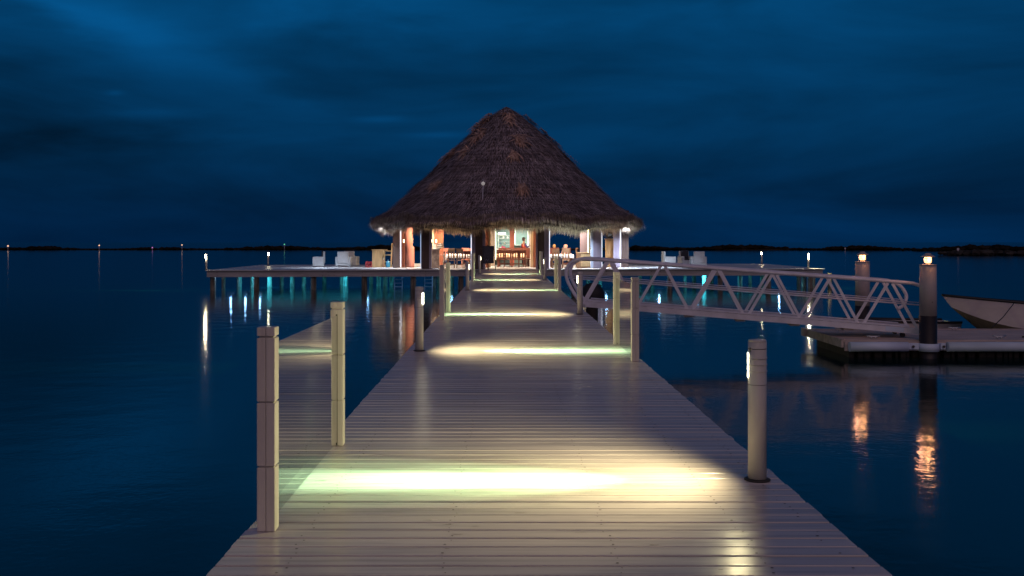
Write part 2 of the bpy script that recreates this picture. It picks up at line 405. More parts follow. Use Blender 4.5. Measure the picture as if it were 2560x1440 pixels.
# ------------------------------------------------------------------ far shore
def clumps(name, segs, label_mat, zmul=1.0):
    mb = MB()
    for x0, x1, Y, hmin, hmax, step in segs:
        x = x0
        while x < x1:
            X = at(x, Y); h = .8 * random.uniform(hmin, hmax) * (.75 + .25 * math.sin(x * .021) + .2 * math.sin(x * .007 + 2))
            for k in range(3):
                cx = X + random.uniform(-1, 1) * 1.5; cy = Y + random.uniform(0, 9)
                r = h * random.uniform(.5, .8)
                n_, m_ = 7, 4; vs = []; fs = []
                for j in range(m_ + 1):
                    ph = PI * j / m_
                    for q in range(n_):
                        t = 2 * PI * q / n_; rr = r * random.uniform(.75, 1.25)
                        vs.append((cx + rr * 1.6 * math.sin(ph) * math.cos(t), cy + rr * math.sin(ph) * math.sin(t), ZW + h * .45 + rr * .75 * math.cos(ph)))
                for j in range(m_):
                    for q in range(n_): fs.append((j * n_ + q, (j + 1) * n_ + q, (j + 1) * n_ + (q + 1) % n_, j * n_ + (q + 1) % n_))
                mb.add(vs, fs)
            x += step * random.uniform(.6, 1.3)
    return mb.build(name, label_mat)
Yl = 322
tag(clumps('mangrove_shore', [(-150, 60, Yl, .7, 1.1, 6), (60, 376, Yl, .8, 1.5, 6), (402, 940, Yl, .9, 1.7, 6), (940, 1100, Yl, 1.1, 1.9, 6), (1150, 1200, Yl, 1, 1.6, 6), (1370, 1600, Yl, .7, 1.2, 6),
     (1600, 1800, Yl - 10, 1.1, 1.8, 6), (1800, 2000, Yl, 1.2, 2.0, 6), (1990, 2400, Yl - 10, 1.5, 2.4, 6), (2300, 2700, Yl - 40, 1.3, 2.2, 6)], LAND), 'low dark band of mangroves along the far shore', kind='stuff')
tag(clumps('rock_breakwater', [(2396, 2700, 190, .8, 1.5, 8)], ROCK), 'dark broken rocks of the nearer breakwater by the right edge', kind='stuff')
ls = MB()
for x0, x1, Y in ((-200, 376, Yl + 4), (402, 1600, Yl + 4), (1600, 2800, Yl - 2)):
    ls.box(at(x0, Y), at(x1, Y), Y - 1, Y + 22, ZW - 1, ZW + .35, .2)
tag(ls.build('far_shore_ground', LAND), kind='structure')
def beacon(px, py, Y, mat, r, label, base=None, pole=True):
    X = at(px, Y); z = zat(py, Y)
    t = empty('beacon', (X, Y, ZW), label, 'beacon', 'lit beacons on the far shore')
    hh = z - ZW
    MB().ball((0, 0, hh), r, 10, 6).build('lamp', mat, t)
    MB().cyl((0, 0, 0), (0, 0, hh - r * .8), .09, .07, 8).box(-.25, .25, -.25, .25, hh - r - .1, hh - r * .7).build('pole', GANG, t)
beacon(20, 615, 318, E_BEAC, .24, 'brightest orange beacon on the far shore, at the left edge of the photo')
beacon(248, 613.5, 318, E_BEAC, .21, 'orange beacon on the far shore above the mangroves, middle of the three orange ones')
beacon(455, 612.5, 318, E_BEAC, .20, 'orange beacon on a thin pole by the start of the thicker mangroves')
beacon(711, 611, 318, E_GRN, .20, 'small green beacon on a pole above the far shore')
beacon(381, 619, 316, E_MAG, .20, 'tiny magenta beacon in the gap of the mangroves')
for i, (px, py0, lab) in enumerate(((2395, 620, 'thin pale channel marker post at the tip of the rock breakwater'), (2113, 619, 'faint thin marker post standing before the right far shore'))):
    Y = 195 if i == 0 else 305
    t = empty('marker_post', (at(px, Y), Y, ZW), lab, 'marker post')
    h = zat(py0, Y) - ZW
    MB().cyl((0, 0, -1), (0, 0, h), .10, .08, 8).build('pole', WPIL, t)
    MB().box(-.2, .2, -.04, .04, h - .45, h).build('day_board', GANG, t)

# ------------------------------------------------------------------ walkway pier
XL, XR = -1.345, 1.742
def PF(X): return 53.0 + (X + 15.9) * 2.9 / 33.7   # front edge of the platform
PE = PF(0) - .14
pier = empty('walkway_pier', (0, 0, 0), 'long pale plank pier leading straight to the thatched pavilion', 'pier')
mb = MB(); y = -3.0; pitch = .1412; k = 0
while y < PE - .12:
    gap = random.uniform(.007, .015) if y < 20 else .006
    dz = random.uniform(-.0025, .0015)
    tl = random.uniform(-.004, .004); tr = random.uniform(-.003, .003)
    jl = random.uniform(-.006, .006); jr = random.uniform(-.006, .006)
    y0 = y; y1 = min(y + pitch - gap, PE - .01)
    x0 = XL + jl; x1 = XR + jr; c = .004
    # plank with rounded long edges, split at mid so boards may be slightly crooked
    prof = [(y0, -.04), (y0, dz - c), (y0 + c, dz), (y1 - c, dz + tl * .3), (y1, dz - c + tl * .3), (y1, -.04)]
    bend = random.uniform(-.003, .003)
    vs = []; xs = [x0, x0 + (x1 - x0) * .33, x0 + (x1 - x0) * .66, x1]
    for i, xx in enumerate(xs):
        o = (0, bend, -bend * .5, tr)[i]; zo = random.uniform(-.0008, .0008)
        for (yy, zz) in prof: vs.append((xx, yy + o, zz + (zo if zz > -.03 else 0)))
    fs = []
    for i in range(3):
        for j in range(6): a = i * 6 + j; b = i * 6 + (j + 1) % 6; fs.append((a, b, b + 6, a + 6))
    fs = [f[::-1] for f in fs] + [tuple(range(6)), tuple(reversed(range(18, 24)))]
    fs = [f[::-1] for f in fs]
    mb.add(vs, fs)
    if y < 24:
        for jx in (-1.02, -.28, .52, 1.22, 1.60):
            for yy in (y0 + .03, y1 - .03):
                if random.random() < .8:
                    px_ = jx + random.uniform(-.02, .02); r = random.uniform(.0036, .0075); zz = dz + .0018
                    vs = [(px_ + r * random.uniform(.7, 1.5) * math.cos(t), yy + r * random.uniform(.7, 1.3) * math.sin(t), zz) for t in [q * PI / 3 for q in range(6)]]
                    mb.add(vs, [tuple(range(6))], 1)
    if y < 18:
        for q_ in range(3):
            if random.random() < .42:
                cx_ = random.uniform(XL + .1, XR - .1); cy_ = random.uniform(y0 + .02, y1 - .02); a_ = random.uniform(.010, .045); b_ = random.uniform(.002, .0055)
                pts_ = [(cx_ + a_ * random.uniform(.5, 1.2) * math.cos(t), min(y1 - .005, max(y0 + .005, cy_ + b_ * random.uniform(.5, 1.3) * math.sin(t))), dz + .0018) for t in [q * PI / 5 for q in range(10)]]
                mb.add(pts_, [tuple(range(10))], 2)
    y += pitch; k += 1
mb.build('deck_boards', [DECK, NAIL, SCUFF], pier)
mb = MB()
for x in (XL + .03, -.3, .55, XR - .09): mb.box(x, x + .06, -3, PE - .02, -.30, -.043)
mb.build('stringers', FASC, pier)
k = 0
for yy in [v for v in range(1, 54, 4)]:
    for x in (XL + .18, XR - .22):
        b = MB(); b.cyl((x, yy + .6, -6), (x, yy + .6, -.305), .13, .12, 12); b.build('pile', PILEW, pier)
# threshold plank, a little paler, at the platform end
MB().box(XL - .02, XR + .02, PE + .0, PE + .12, -.04, .006, .004).build('threshold_board', DECK2, pier)

# ------------------------------------------------------------------ platform
plat = empty('dining_platform', (0, 55, 0), 'wide pale wooden platform on piles carrying the thatched pavilion', 'platform')
plat.location = (0, 0, 0)
FLX, FRX = -15.95, 17.95
BLY = ground(662.3); BRY = ground(659.2)
def PB(X): return BLY + (X - FLX) * (BRY - BLY) / (FRX - FLX)
mb = MB(); NB = 92
for i in range(NB):
    a = i / NB; b = (i + 1) / NB - .0006
    dz = random.uniform(-.003, .003)
    q = []
    for xx in (FLX, -5, 5, FRX):
        for t in (a, b): q.append((xx, PF(xx) + (PB(xx) - PF(xx)) * t, dz))
    vs = q + [(p[0], p[1], -.045) for p in q]
    fs = [(0, 2, 3, 1), (2, 4, 5, 3), (4, 6, 7, 5), (8, 9, 11, 10), (10, 11, 13, 12), (12, 13, 15, 14), (0, 8, 10, 2), (2, 10, 12, 4), (4, 12, 14, 6), (1, 3, 11, 9), (3, 5, 13, 11), (5, 7, 15, 13), (0, 1, 9, 8), (6, 14, 15, 7)]
    mb.add(vs, fs)
mb.build('deck_boards', DECK2, plat)
def edge_beam(pa, pb, name, zt, zb, th, parent):
    a = Vector((pa[0], pa[1], 0)); b_ = Vector((pb[0], pb[1], 0)); d = (b_ - a).normalized(); nn = Vector((-d.y, d.x, 0)) * th
    m = MB(); vs = []
    for p in (a, b_):
        for q in (p, p + nn):
            for z in (zb, zt): vs.append((q.x, q.y, z))
    m.add(vs, [(0, 2, 3, 1), (4, 5, 7, 6), (0, 1, 5, 4), (2, 6, 7, 3), (1, 3, 7, 5), (0, 4, 6, 2)])
    return m.build(name, FASC, parent)
e = .12
fa = [(FLX + .05, PF(FLX) + e), (-1.5, PF(-1.5) + e), (1.9, PF(1.9) + e), (FRX - .05, PF(FRX) + e)]
for i, (a, b) in enumerate(((0, 1), (1, 2), (2, 3))):
    edge_beam(fa[a], (fa[b][0] - .006, fa[b][1]), 'fascia_board', -.048, -.375, .06, plat)
edge_beam((FLX + .12, PB(FLX) - .05), (FLX + .12, PF(FLX) + e + .07), 'fascia_board', -.048, -.375, .06, plat)
edge_beam((FRX - .12, PF(FRX) + e + .07), (FRX - .12, PB(FRX) - .05), 'fascia_board', -.048, -.375, .06, plat)
edge_beam((FRX - .05, PB(FRX) - .1), (FLX + .05, PB(FLX) - .1), 'fascia_board', -.048, -.375, .06, plat)
mb = MB()
for x in (FLX + .6, -9.8, -9.5, -9.2, -7.7, -4.9, -4.6, -4.3, -2.2, 2.6, 5.2, 5.6, 8.1, 8.6, 11.2, 13.3, 13.9, 16.4):
    for z in (-.13, -.29):
        MB().cyl((x + random.uniform(-.04, .04), PF(x) + e - .012, z), (x, PF(x) + e + .01, z), .017, .017, 8).build('bolt', BOLT, plat)
# joists under the deck
mb = MB()
for i in range(9):
    t = .07 + i * .108
    mb.bar((FLX + .3, PF(FLX) + (PB(FLX) - PF(FLX)) * t, -.17), (FRX - .3, PF(FRX) + (PB(FRX) - PF(FRX)) * t, -.17), .06, .22)
mb.build('joists', FASC, plat)
def pile(x, y, r, mat, top=-.29):
    m = MB(); pts = []; rr = []
    lx, ly = random.uniform(-.04, .04), random.uniform(-.04, .04)
    for j in range(9):
        t = j / 8; z = -6 + (top + 6) * (t ** .6)
        pts.append((x + lx * (1 - t), y + ly * (1 - t), z)); rr.append(r * (1.06 - .1 * t) * random.uniform(.96, 1.05))
    m.tube(pts, rr, 12); m.build('pile', mat, plat)
for px, dk in ((516, 1), (640, 1), (781, 1), (907, 1), (1030, 1), (1150, 1), (1440, 1), (1560, 1), (1690, 1), (1823, 1), (1952, 1), (2064, 1)):
    X0 = max(FLX + .28, at(px, 53.6)); pile(X0, PF(X0) + .45, .155, PILEW)
for px, pal in ((559, 0), (674, 0), (598, 1), (631, 1), (704, 1), (731, 1), (760, 1), (811, 1), (855, 0), (864, 1), (928, 0), (947, 1), (963, 0), (979, 1), (1085, 1), (1097, 0), (1130, 0),
                (1470, 0), (1500, 1), (1600, 0), (1630, 0), (1712, 1), (1735, 1), (1760, 1), (1779, 0), (1850, 1), (1875, 1), (1905, 0), (1997, 0), (2010, 0), (2033, 0), (2074, 0)):
    Y = random.uniform(57, 64.5) if px not in (559, 598, 674, 631, 2074, 2064) else 57.5
    pile(at(px, Y), Y, random.uniform(.12, .15), PILEP if pal else PILEW)

# ------------------------------------------------------------------ bollard lights
LCORE = (.55, 1.0, .55); LSPILL = (1.0, .86, .47)
def bollard(X, Y, face, label, core=1.0, lens=20, group='cylindrical bollard lights along the pier', simple=False, z=0.003, spill=1.0, hh=.87):
    t = empty('bollard_light', (X, Y, z), label, 'bollard light', group)
    r = .0575; f = -1 if face < 0 else 1
    b = MB(); b.cyl((0, 0, .012), (0, 0, hh), r, r, 32); b.build('post', ALU, t)
    MB().lathe([(r - .006, hh), (r - .001, hh + .001), (r - .004, hh + .012), (.0, hh + .016)], n=32).build('cap', ALU, t)
    MB().lathe([(0, .0), (r + .024, .0), (r + .024, .006), (r + .008, .010), (0, .010)], n=28).build('base_plate', SEAM, t)
    MB().lathe([(r + .0006, hh - .045), (r + .0012, hh - .045), (r + .0012, hh - .041), (r + .0006, hh - .041)], n=32).build('seam', SEAM, t)
    MB().lathe([(r + .0006, .60), (r + .0012, .60), (r + .0012, .603), (r + .0006, .603)], n=32).build('seam', SEAM, t)
    # lens: curved strip on the side facing the pier, plus dark slot above
    def patch(a0, a1, z0, z1, rr, name, mat):
        m = MB(); nn = 8; vs = []
        for zz in (z0, z1):
            for k in range(nn + 1):
                a = a0 + (a1 - a0) * k / nn; vs.append((math.cos(a) * rr * f, math.sin(a) * rr, zz))
        for zz in (z0, z1):
            for k in range(nn + 1):
                a = a0 + (a1 - a0) * k / nn; vs.append((math.cos(a) * (r - .003) * f, math.sin(a) * (r - .003), zz))
        q = nn + 1; fs = []
        for k in range(nn):
            fs += [(k, k + 1, q + k + 1, q + k), (k, 2 * q + k, 2 * q + k + 1, k + 1), (q + k, q + k + 1, 3 * q + k + 1, 3 * q + k)]
        fs += [(0, q, 3 * q, 2 * q), (nn, 2 * q + nn, 3 * q + nn, q + nn)]
        m.add(vs, fs); return m.build(name, mat, t)
    patch(-R(lens), R(34), .645, .80, r + .003, 'lens', E_LENS2 if lens > 80 else E_LENS)
    patch(-R(34), -R(26), .81, .835, r + .002, 'slot', SEAM)
    m = MB()
    for zz in (.685, .725, .765): m.lathe([(r + .001, zz), (r + .005, zz), (r + .005, zz + .004), (r + .001, zz + .004)], n=32)
    m.build('louvre', ALU, t)
    ox = f * (r + .03)
    if core > 0:
        p = (X + ox, Y, .72 + z)
        o = lamp('SPOT', 'bollard_beam', p, 2350 * core, LCORE, .012, (X + f * 2.1, Y, 0.0), R(46), 1.0, (.33, 1, 1))
        lamp('SPOT', 'bollard_beam_soft', p, 650 * core, (.62, 1, .46), .02, (X + f * 2.1, Y, 0.0), R(54), 1.0, (.62, 1, 1))
        lamp('SPOT', 'bollard_beam_wide', p, 70 * core, (.85, 1.0, .40), .02, (X + f * 2.2, Y, 0.0), R(72), 1.0, (.95, 1, 1))
        lamp('SPOT', 'bollard_glow', p, 225 * spill, LSPILL, .03, (X + f * 2.5, Y, .2), R(158), 1.0)
    if lens > 80 and core > 0: lamp('POINT', 'bollard_spill', (X + f * .02, Y - r - .06, .76 + z), 9 * (1 + spill), (1, .86, .62), .055)
    return t
bollard(1.590, 6.27, -1, 'bollard light closest to the camera, on the right edge of the pier', 1.15, 8)
bollard(-1.176, 13.70, 1, 'bollard light on the left pier edge, between the two nearest left glass railings', 1.5, 42)
bollard(1.560, 20.65, -1, 'bollard light beside the curved end of the gangway handrail', 1.6, 30)
bollard(-1.165, 31.0, 1, 'bollard light on the left of the pier just past the second left glass railing', 1.3)
bollard(1.59, 39.3, -1, 'slim bollard light on the right of the pier before the last right glass railing', 1.3)
bollard(-1.18, 46.6, 1, 'farthest bollard light of the pier, in front of the chalkboard', 1.3)
bollard(-1.176, -1.15, 1, 'bollard light on the pier behind the camera position', 1.0)
g2 = 'bollard lights at the corners of the platform'
bollard(at(515, PF(-15.6) + .3), PF(-15.6) + .35, -1, 'bollard light at the front left corner of the platform', .9, 85, g2, spill=1)
bollard(-15.26, 64.2, 1, 'bollard light on the far left edge of the platform', 0, 85, g2)
bollard(17.1, 55.9 + .2, 1, 'brightest bollard light at the right corner of the platform', .9, 85, g2, spill=3)
bollard(17.4, 67.4, -1, 'small distant bollard light on the far right edge of the platform', 0, 85, g2)

# ------------------------------------------------------------------ glass railings
def rail_post(x, y, s, parent, facing):
    w = .0465
    # stacked blocks with notches between, routed channel for the glass on the facing side
    cuts = [(0, .330), (.338, .664), (.672, 1.000), (1.010, 1.055)]
    m = MB()
    for i, (z0, z1) in enumerate(cuts):
        for sx in (-1, 1):
            if sx < 0: m.box(x - w, x - .0010, y - w, y + w, z0, z1, .0025)
            else: m.box(x + .0010, x + w, y - w, y + w, z0, z1, .0025)
    m.box(x - w + .010, x + w - .010, y - w + (.010 if facing < 0 else .016), y + w - (.016 if facing < 0 else .010), .002, 1.05)
    o = m.build('post', POST, parent)
    MB().box(x - .0042, x + .0042, y - w + (.0165 if facing > 0 else .0), y + w - (.0 if facing > 0 else .0165), .004, .95).build('channel', SEAM, o) if False else None
    return o
def railing(x, ya, yb, label, za=.978, zb=.93):
    t = empty('glass_railing', (x, (ya + yb) / 2, .003), label, 'glass railing', 'short glass railing panels along the pier')
    a = ya - (ya + yb) / 2; b = -a
    rail_post(0, a, 1, t, 1); rail_post(0, b, 1, t, -1)
    # channel gaskets on the inner faces
    for yy, s in ((a, 1), (b, -1)):
        yf = yy + s * .0465
        MB().box(-.0060, .0060, min(yf - s * .012, yf + s * .0012), max(yf - s * .012, yf + s * .0012), .006, .965).build('channel', SEAM, t)
    g = MB(); g.add([(-.005, a + .047, .02), (-.005, b - .047, .02), (-.005, b - .047, zb), (-.005, a + .047, za)], [(0, 1, 2, 3)])
    g.v = []; g.f = []; g.m = []; g.sm = []
    A = (a + .048, b - .048)
    vs = [(sx * .004, A[0], .03) for sx in (-1, 1)] + [(sx * .004, A[1], .03) for sx in (-1, 1)] + [(sx * .004, A[0], za - .02) for sx in (-1, 1)] + [(sx * .004, A[1], za - .02) for sx in (-1, 1)]
    g.add(vs, [(0, 2, 3, 1), (4, 5, 7, 6), (0, 1, 5, 4), (2, 6, 7, 3), (0, 4, 6, 2), (1, 3, 7, 5)])
    g.build('glass_panel', GLASS, t)
    return t
railing(-1.235, 5.19, 7.36, 'glass railing closest to the camera, at the left edge of the pier')
railing(1.635, 12.50, 14.55, 'glass railing on the right edge of the pier in front of the gangway')
railing(-1.215, 19.2, 21.3, 'second glass railing along the left edge, before the second left bollard')
railing(1.665, 30.3, 32.5, 'second glass railing on the right edge, beyond the curved handrail')
railing(-1.24, 38.1, 39.7, 'last glass railing on the left edge, close to the chalkboard')
railing(1.68, 45.5, 47.0, 'last glass railing on the right edge, close to the dark column')

# ------------------------------------------------------------------ gangway
P0 = Vector((1.93, 24.5, -.05)); P1 = Vector((9.56, 23.25, -.60))
gw = empty('gangway', P0, 'pale metal truss gangway with curved handrails sloping down to the floating dock', 'gangway')
D = (P1 - P0); L = D.length; d = D.normalized(); up = Vector((0, 0, 1)); side = Vector((-d.y, d.x, 0)).normalized()
def G(s, h, o=0.0): return d * s + up * h + side * o
def truss(o, hs, name):
    Lr = L + (.36 if o < 0 else .04)
    fr = MB(); fr.bar(G(0, .06, o), G(L, .06, o), .07, .13).bar(G(0.15, .15, o), G(L - .25, .15, o), .10, .025)
    fr.build('bottom_chord', GANG, gw)
    rail = MB()
    pts = [G(-.02, .10, o), G(-.12, .22, o), G(-.24, .40, o), G(-.34, .60, o), G(-.37, .78, o), G(-.32, .95, o), G(-.2, 1.07, o), G(0, 1.135, o), G(.25, 1.15, o)]
    pts += [G(s, 1.15, o) for s in (.8, 2, 4, 6, Lr - .75)]
    pts += [G(Lr - .45, 1.13, o), G(Lr - .24, 1.04, o), G(Lr - .12, .88, o), G(Lr - .10, .74, o), G(Lr - .17, .58, o), G(Lr - .3, .48, o)]
    sm = []
    for i in range(len(pts) - 1):
        a = pts[max(i - 1, 0)]; b = pts[i]; c = pts[i + 1]; e_ = pts[min(i + 2, len(pts) - 1)]
        for q in range(4):
            t = q / 4; sm.append(.5 * ((2 * b) + (c - a) * t + (2 * a - 5 * b + 4 * c - e_) * t * t + (3 * b - a - 3 * c + e_) * t ** 3))
    sm.append(pts[-1])
    rail.tube(sm, .042, 12); rail.build('handrail', GANG, gw)
    mr_ = MB(); mr_.tube([G(-.30, .66, o), G(Lr - .12, .66, o)], .017, 8); mr_.tube([G(-.30, .715, o), G(Lr - .12, .715, o)], .010, 8); mr_.build('mid_rail', GANG, gw)
    nb = 6; st = L / nb
    for i in range(nb):
        for s0, s1 in ((i * st + .06, (i + .5) * st - .05), ((i + 1) * st - .06, (i + .5) * st + .05)):
            m = MB(); m.bar(G(s0, .13, o), G(s1, 1.11, o), .035, .062); m.build('diagonal_strut', GANG, gw)
truss(-.52, 1, 'near'); truss(.52, 1, 'far')
m = MB()
for i in range(34): m.bar(G(.1 + i * (L - .2) / 34, .05, -.47), G(.1 + i * (L - .2) / 34, .05, .47), .20, .03)
m.build('tread_boards', FLOATW, gw)
for s in (2.55, 3.75, 5.0, 6.2):
    MB().bar(G(s, -.03, -.46), G(s, -.03, .46), .22, .05).build('cross_brace', FLOATW, gw)
for o in (-.4, .4):
    m = MB(); c = G(L - .35, -.06, o); m.cyl(c - side * .04, c + side * .04, .055, .055, 14); m.build('wheel', BLK, gw)
m = MB(); m.bar(G(L - .75, .065, -.561), G(L - .35, .065, -.561), .012, .10); m.build('label_plate', PVC, gw)
for o in (-.52, .52):
    m = MB(); m.bar(G(-.22, .02, o), G(.10, .04, o), .10, .03); m.cyl(G(.0, .07, o) - side * .07, G(.0, .07, o) + side * .07, .03, .03, 12); m.build('hinge', STEEL, gw)
# black round fender beside the gangway head
fd = empty('fender', (2.33, 26.6, 0), 'large black round cover hanging behind the gangway head', 'fender')
m = MB(); m.ball((0, 0, .06), .34, 18, 12, sc_=(1, .75, 1.05)); m.build('body', BLK, fd)
MB().cyl((0, 0, -.26), (0, 0, -1.6), .16, .15, 14).build('shaft', DARKW, fd)
MB().tube([(0, .0, .40), (-.15, -.05, .35), (-.4, -.05, .1), (-.62, -.1, -.06)], .014, 6).build('rope', BLK, fd)

# ------------------------------------------------------------------ floating dock
ft = -.70
fl = empty('floating_dock', (9, 23, ZW), 'low floating dock with white fender tubes at the foot of the gangway', 'floating dock')
fl.location = (0, 0, 0)
m = MB(); y = 22.38
while y < 25.0:
    m.box(7.62 if y > 22.4 else 7.62, 16.5, y, y + .138, ft - .035, ft + random.uniform(-.002, .003), .004); y += .146
m.build('deck_boards', FLOATW, fl)
m = MB(); m.box(7.56, 7.615, 22.36, 25.08, ft - .17, ft + .018); m.box(7.617, 16.5, 25.03, 25.09, ft - .17, ft + .018); m.box(7.617, 16.5, 22.30, 22.36, ft - .24, ft - .03)
m.build('frame', FLOATW, fl)
m = MB(); m.box(7.48, 7.555, 24.9, 25.15, ft - .16, ft + .04, .01); m.build('corner_block', WPIL, fl)
for a, b in ((7.68, 8.98), (9.86, 16.4)):
    m = MB(); m.cyl((a, 22.19, ft - .135), (b, 22.19, ft - .135), .108, .108, 22); m.build('fender_tube', PVC, fl)
m = MB(); m.box(9.0, 9.24, 22.2, 22.30, ft - .20, ft - .06, .01); m.box(9.72, 9.84, 22.2, 22.30, ft - .20, ft - .06, .01)
m.box(9.05, 9.85, 22.24, 22.31, ft - .215, ft - .20)
m.build('pile_bracket', PVC, fl)
m = MB(); r0, r1 = .205, .235
m.lathe([(r0, ft - .24), (r1, ft - .24), (r1, ft - .065), (r0, ft - .065), (r0, ft - .24)], 9.48, 22.30, 30); m.build('pile_collar', PVC, fl)
m = MB(); m.cyl((9.1, 22.19, ft - .13), (9.1, 22.16, ft - .13), .025, .03, 8); m.cyl((9.78, 22.19, ft - .13), (9.78, 22.16, ft - .13), .025, .03, 8); m.build('bolt', BOLT, fl)
for cx_, cy_ in ((8.35, 22.55), (8.35, 24.75), (11.2, 22.55), (11.2, 24.8)):
    c_ = MB(); c_.tube([(cx_ - .15, cy_, ft + .075), (cx_ - .06, cy_, ft + .06), (cx_ + .06, cy_, ft + .06), (cx_ + .15, cy_, ft + .075)], .016, 8)
    c_.cyl((cx_ - .045, cy_, ft), (cx_ - .045, cy_, ft + .055), .014, .014, 8).cyl((cx_ + .045, cy_, ft), (cx_ + .045, cy_, ft + .055), .014, .014, 8); c_.build('cleat', STEEL, fl)
m = MB(); x = 7.75
while x < 16.4:
    ww = random.uniform(.05, .22); m.box(x, x + ww, 22.42 + random.uniform(0, .08), 22.6, ZW - .6, ft - .245); x += ww + random.uniform(.01, .12)
m.box(7.8, 16.4, 22.62, 24.9, ZW - .4, ft - .18)
m.build('float_timbers', DARKW, fl)
m = MB(); m.tube([(11.9, 22.9, ft + .02), (12.0, 22.8, ft + .03), (12.2, 22.85, ft + .02), (12.5, 22.7, ft + .03), (12.9, 22.8, ft + .02), (12.4, 22.95, ft + .04), (12.1, 22.9, ft + .05), (12.6, 22.82, ft + .06), (13.1, 22.7, ft + .03)], .02, 6)
tag(m.build('mooring_rope', BLK), 'dark rope lying on the floating dock by the right edge', 'rope')

def big_pile(X, Y, label, rot, top=.985, zs=-.15):
    t = empty('mooring_pile', (X, Y, 0), label, 'mooring pile', 'white round piles with lanterns', rot)
    MB().cyl((0, 0, zs - .02), (0, 0, top), .186, .178, 32).build('shaft', WPIL, t)
    MB().cyl((0, 0, -6), (0, 0, zs), .196, .190, 32).build('sleeve', SLEEVE, t)
    MB().lathe([(0, top), (.186, top), (.186, top + .012), (0, top + .014)], n=32).build('cap', WPIL, t)
    MB().cyl((-.02, -.178, .16), (-.02, -.190, .16), .01, .01, 8).build('bolt', BOLT, t)
    ln = MB(); ln.cyl((0, 0, top + .01), (0, 0, top + .05), .05, .05, 14)
    for zz in (.085, .115, .145): ln.lathe([(.075, top + zz), (.092, top + zz - .006), (.094, top + zz), (.077, top + zz + .008)], n=14)
    for k in range(4):
        a = k * PI / 2 + .4; ln.cyl((math.cos(a) * .082, math.sin(a) * .082, top + .05), (math.cos(a) * .082, math.sin(a) * .082, top + .18), .005, .005, 6)
    lo = ln.build('lantern', WPIL, t)
    MB().cyl((0, 0, top + .055), (0, 0, top + .175), .068, .072, 16).build('lens', E_LAN, lo)
    MB().lathe([(0.0, top + .182), (.150, top + .182), (.152, top + .192), (.088, top + .228), (.07, top + .230), (.06, top + .262), (0, top + .268)], n=18).build('hood', WPIL, lo)
    lamp('POINT', 'lantern_light', (X, Y - .11, top + .12), 4, (1, .42, .18), .05)
    lamp('POINT', 'lantern_light', (X - .12, Y + .05, top + .12), 4, (1, .42, .22), .05)
big_pile(9.48, 22.30, 'white round pile with lit lantern and black sleeve in front of the gangway foot', .2)
big_pile(9.27, 25.8, 'white round pile with lit lantern seen behind the gangway struts', .9)

# ------------------------------------------------------------------ boats
def boat(name, loc, rz, Lb, B, label, mats, bowz=1.0, sternz=.55):
    t = empty(name, loc, label, 'boat', None, rz)
    # hull along +x (bow at 0, stern at Lb); sections of chine points
    ns = 18
    def sec(u):
        wd = B / 2 * min(1, (1 - (1 - min(u / .55, 1)) ** 2.1)) * (1 - .12 * max(0, u - .6))
        sh = sternz + (bowz - sternz) * (1 - min(u / .9, 1)) ** 1.6
        keel = -.22 + .95 * max(0, 1 - u / .28) ** 1.7 * (bowz * .75)
        ch = keel + (sh - keel) * (.42)
        return wd, sh, keel, ch
    up_, lo_ = MB(), MB(); gun = MB()
    for side_ in (-1, 1):
        va = []; vb = []; vg = []
        for i in range(ns + 1):
            u = i / ns; wd, sh, keel, ch = sec(u); x = u * Lb + (1 - u) ** 3 * 0.0
            rake = .55 * max(0, 1 - u / .3) ** 1.2
            va += [(x - rake * .0, side_ * wd, sh), (x + rake * .18, side_ * wd * .93, sh - (sh - ch) * .42), (x + rake * .45, side_ * wd * .84, ch)]
            vb += [(x + rake * .45, side_ * wd * .84, ch), (x + rake * .75, side_ * wd * .5, (ch + keel) / 2 - .03), (x + rake, 0, keel)]
            vg.append((x, side_ * wd, sh + .015))
        fa_ = []
        for i in range(ns):
            for j in range(2):
                q = (i * 3 + j, (i + 1) * 3 + j, (i + 1) * 3 + j + 1, i * 3 + j + 1); fa_.append(q if side_ < 0 else q[::-1])
        up_.add(va, fa_, 0, True); lo_.add(vb, fa_, 0, True); gun.tube(vg, .035, 8)
    wd, sh, keel, ch = sec(1)
    up_.add([(Lb, -wd, sh), (Lb, wd, sh), (Lb, wd * .84, ch), (Lb, 0, keel), (Lb, -wd * .84, ch)], [(0, 1, 2, 3, 4)])
    up_.build('hull_side', mats[0], t); lo_.build('hull_bottom', mats[1], t); gun.build('gunwale', GUNW, t)
    # inner floor and thwarts
    fm = MB(); vs = []
    for i in range(4, ns + 1):
        u = i / ns; wd, sh, keel, ch = sec(u); vs += [(u * Lb, -wd * .8, ch + .02), (u * Lb, wd * .8, ch + .02)]
    fm.add(vs, [(2 * i, 2 * i + 2, 2 * i + 3, 2 * i + 1) for i in range(ns - 4)]); fm.build('floor', mats[0], t)
    for u in (.45, .68):
        wd, sh, keel, ch = sec(u); MB().box(u * Lb - .14, u * Lb + .14, -wd * .92, wd * .92, sh - .18, sh - .14).build('thwart', mats[0], t)
    wd, sh, keel, ch = sec(.12)
    MB().add([(0.02, 0, bowz + .012)] + [(i / ns * Lb, s * sec(i / ns)[0] * .97, sec(i / ns)[1] + .01) for i in (1, 2, 3) for s in (-1, 1)],
             [(0, 1, 2), (1, 3, 4, 2), (3, 5, 6, 4)]).build('fore_deck', mats[0], t)
    return t
Yb = 27.2
boat('motor_boat', (at(2356, Yb), Yb, ZW), R(3), 7.2, 2.1, 'white and tan open boat moored beyond the floating dock', (HULLW, HULLT), bowz=zat(739, Yb) - ZW, sternz=.72)
MB_rope = MB(); pb = Vector((at(2520, 26.6), 26.3, zat(757, 26.6) - .0)); pc = Vector((at(2470, 25.2), 25.0, ft + .05))
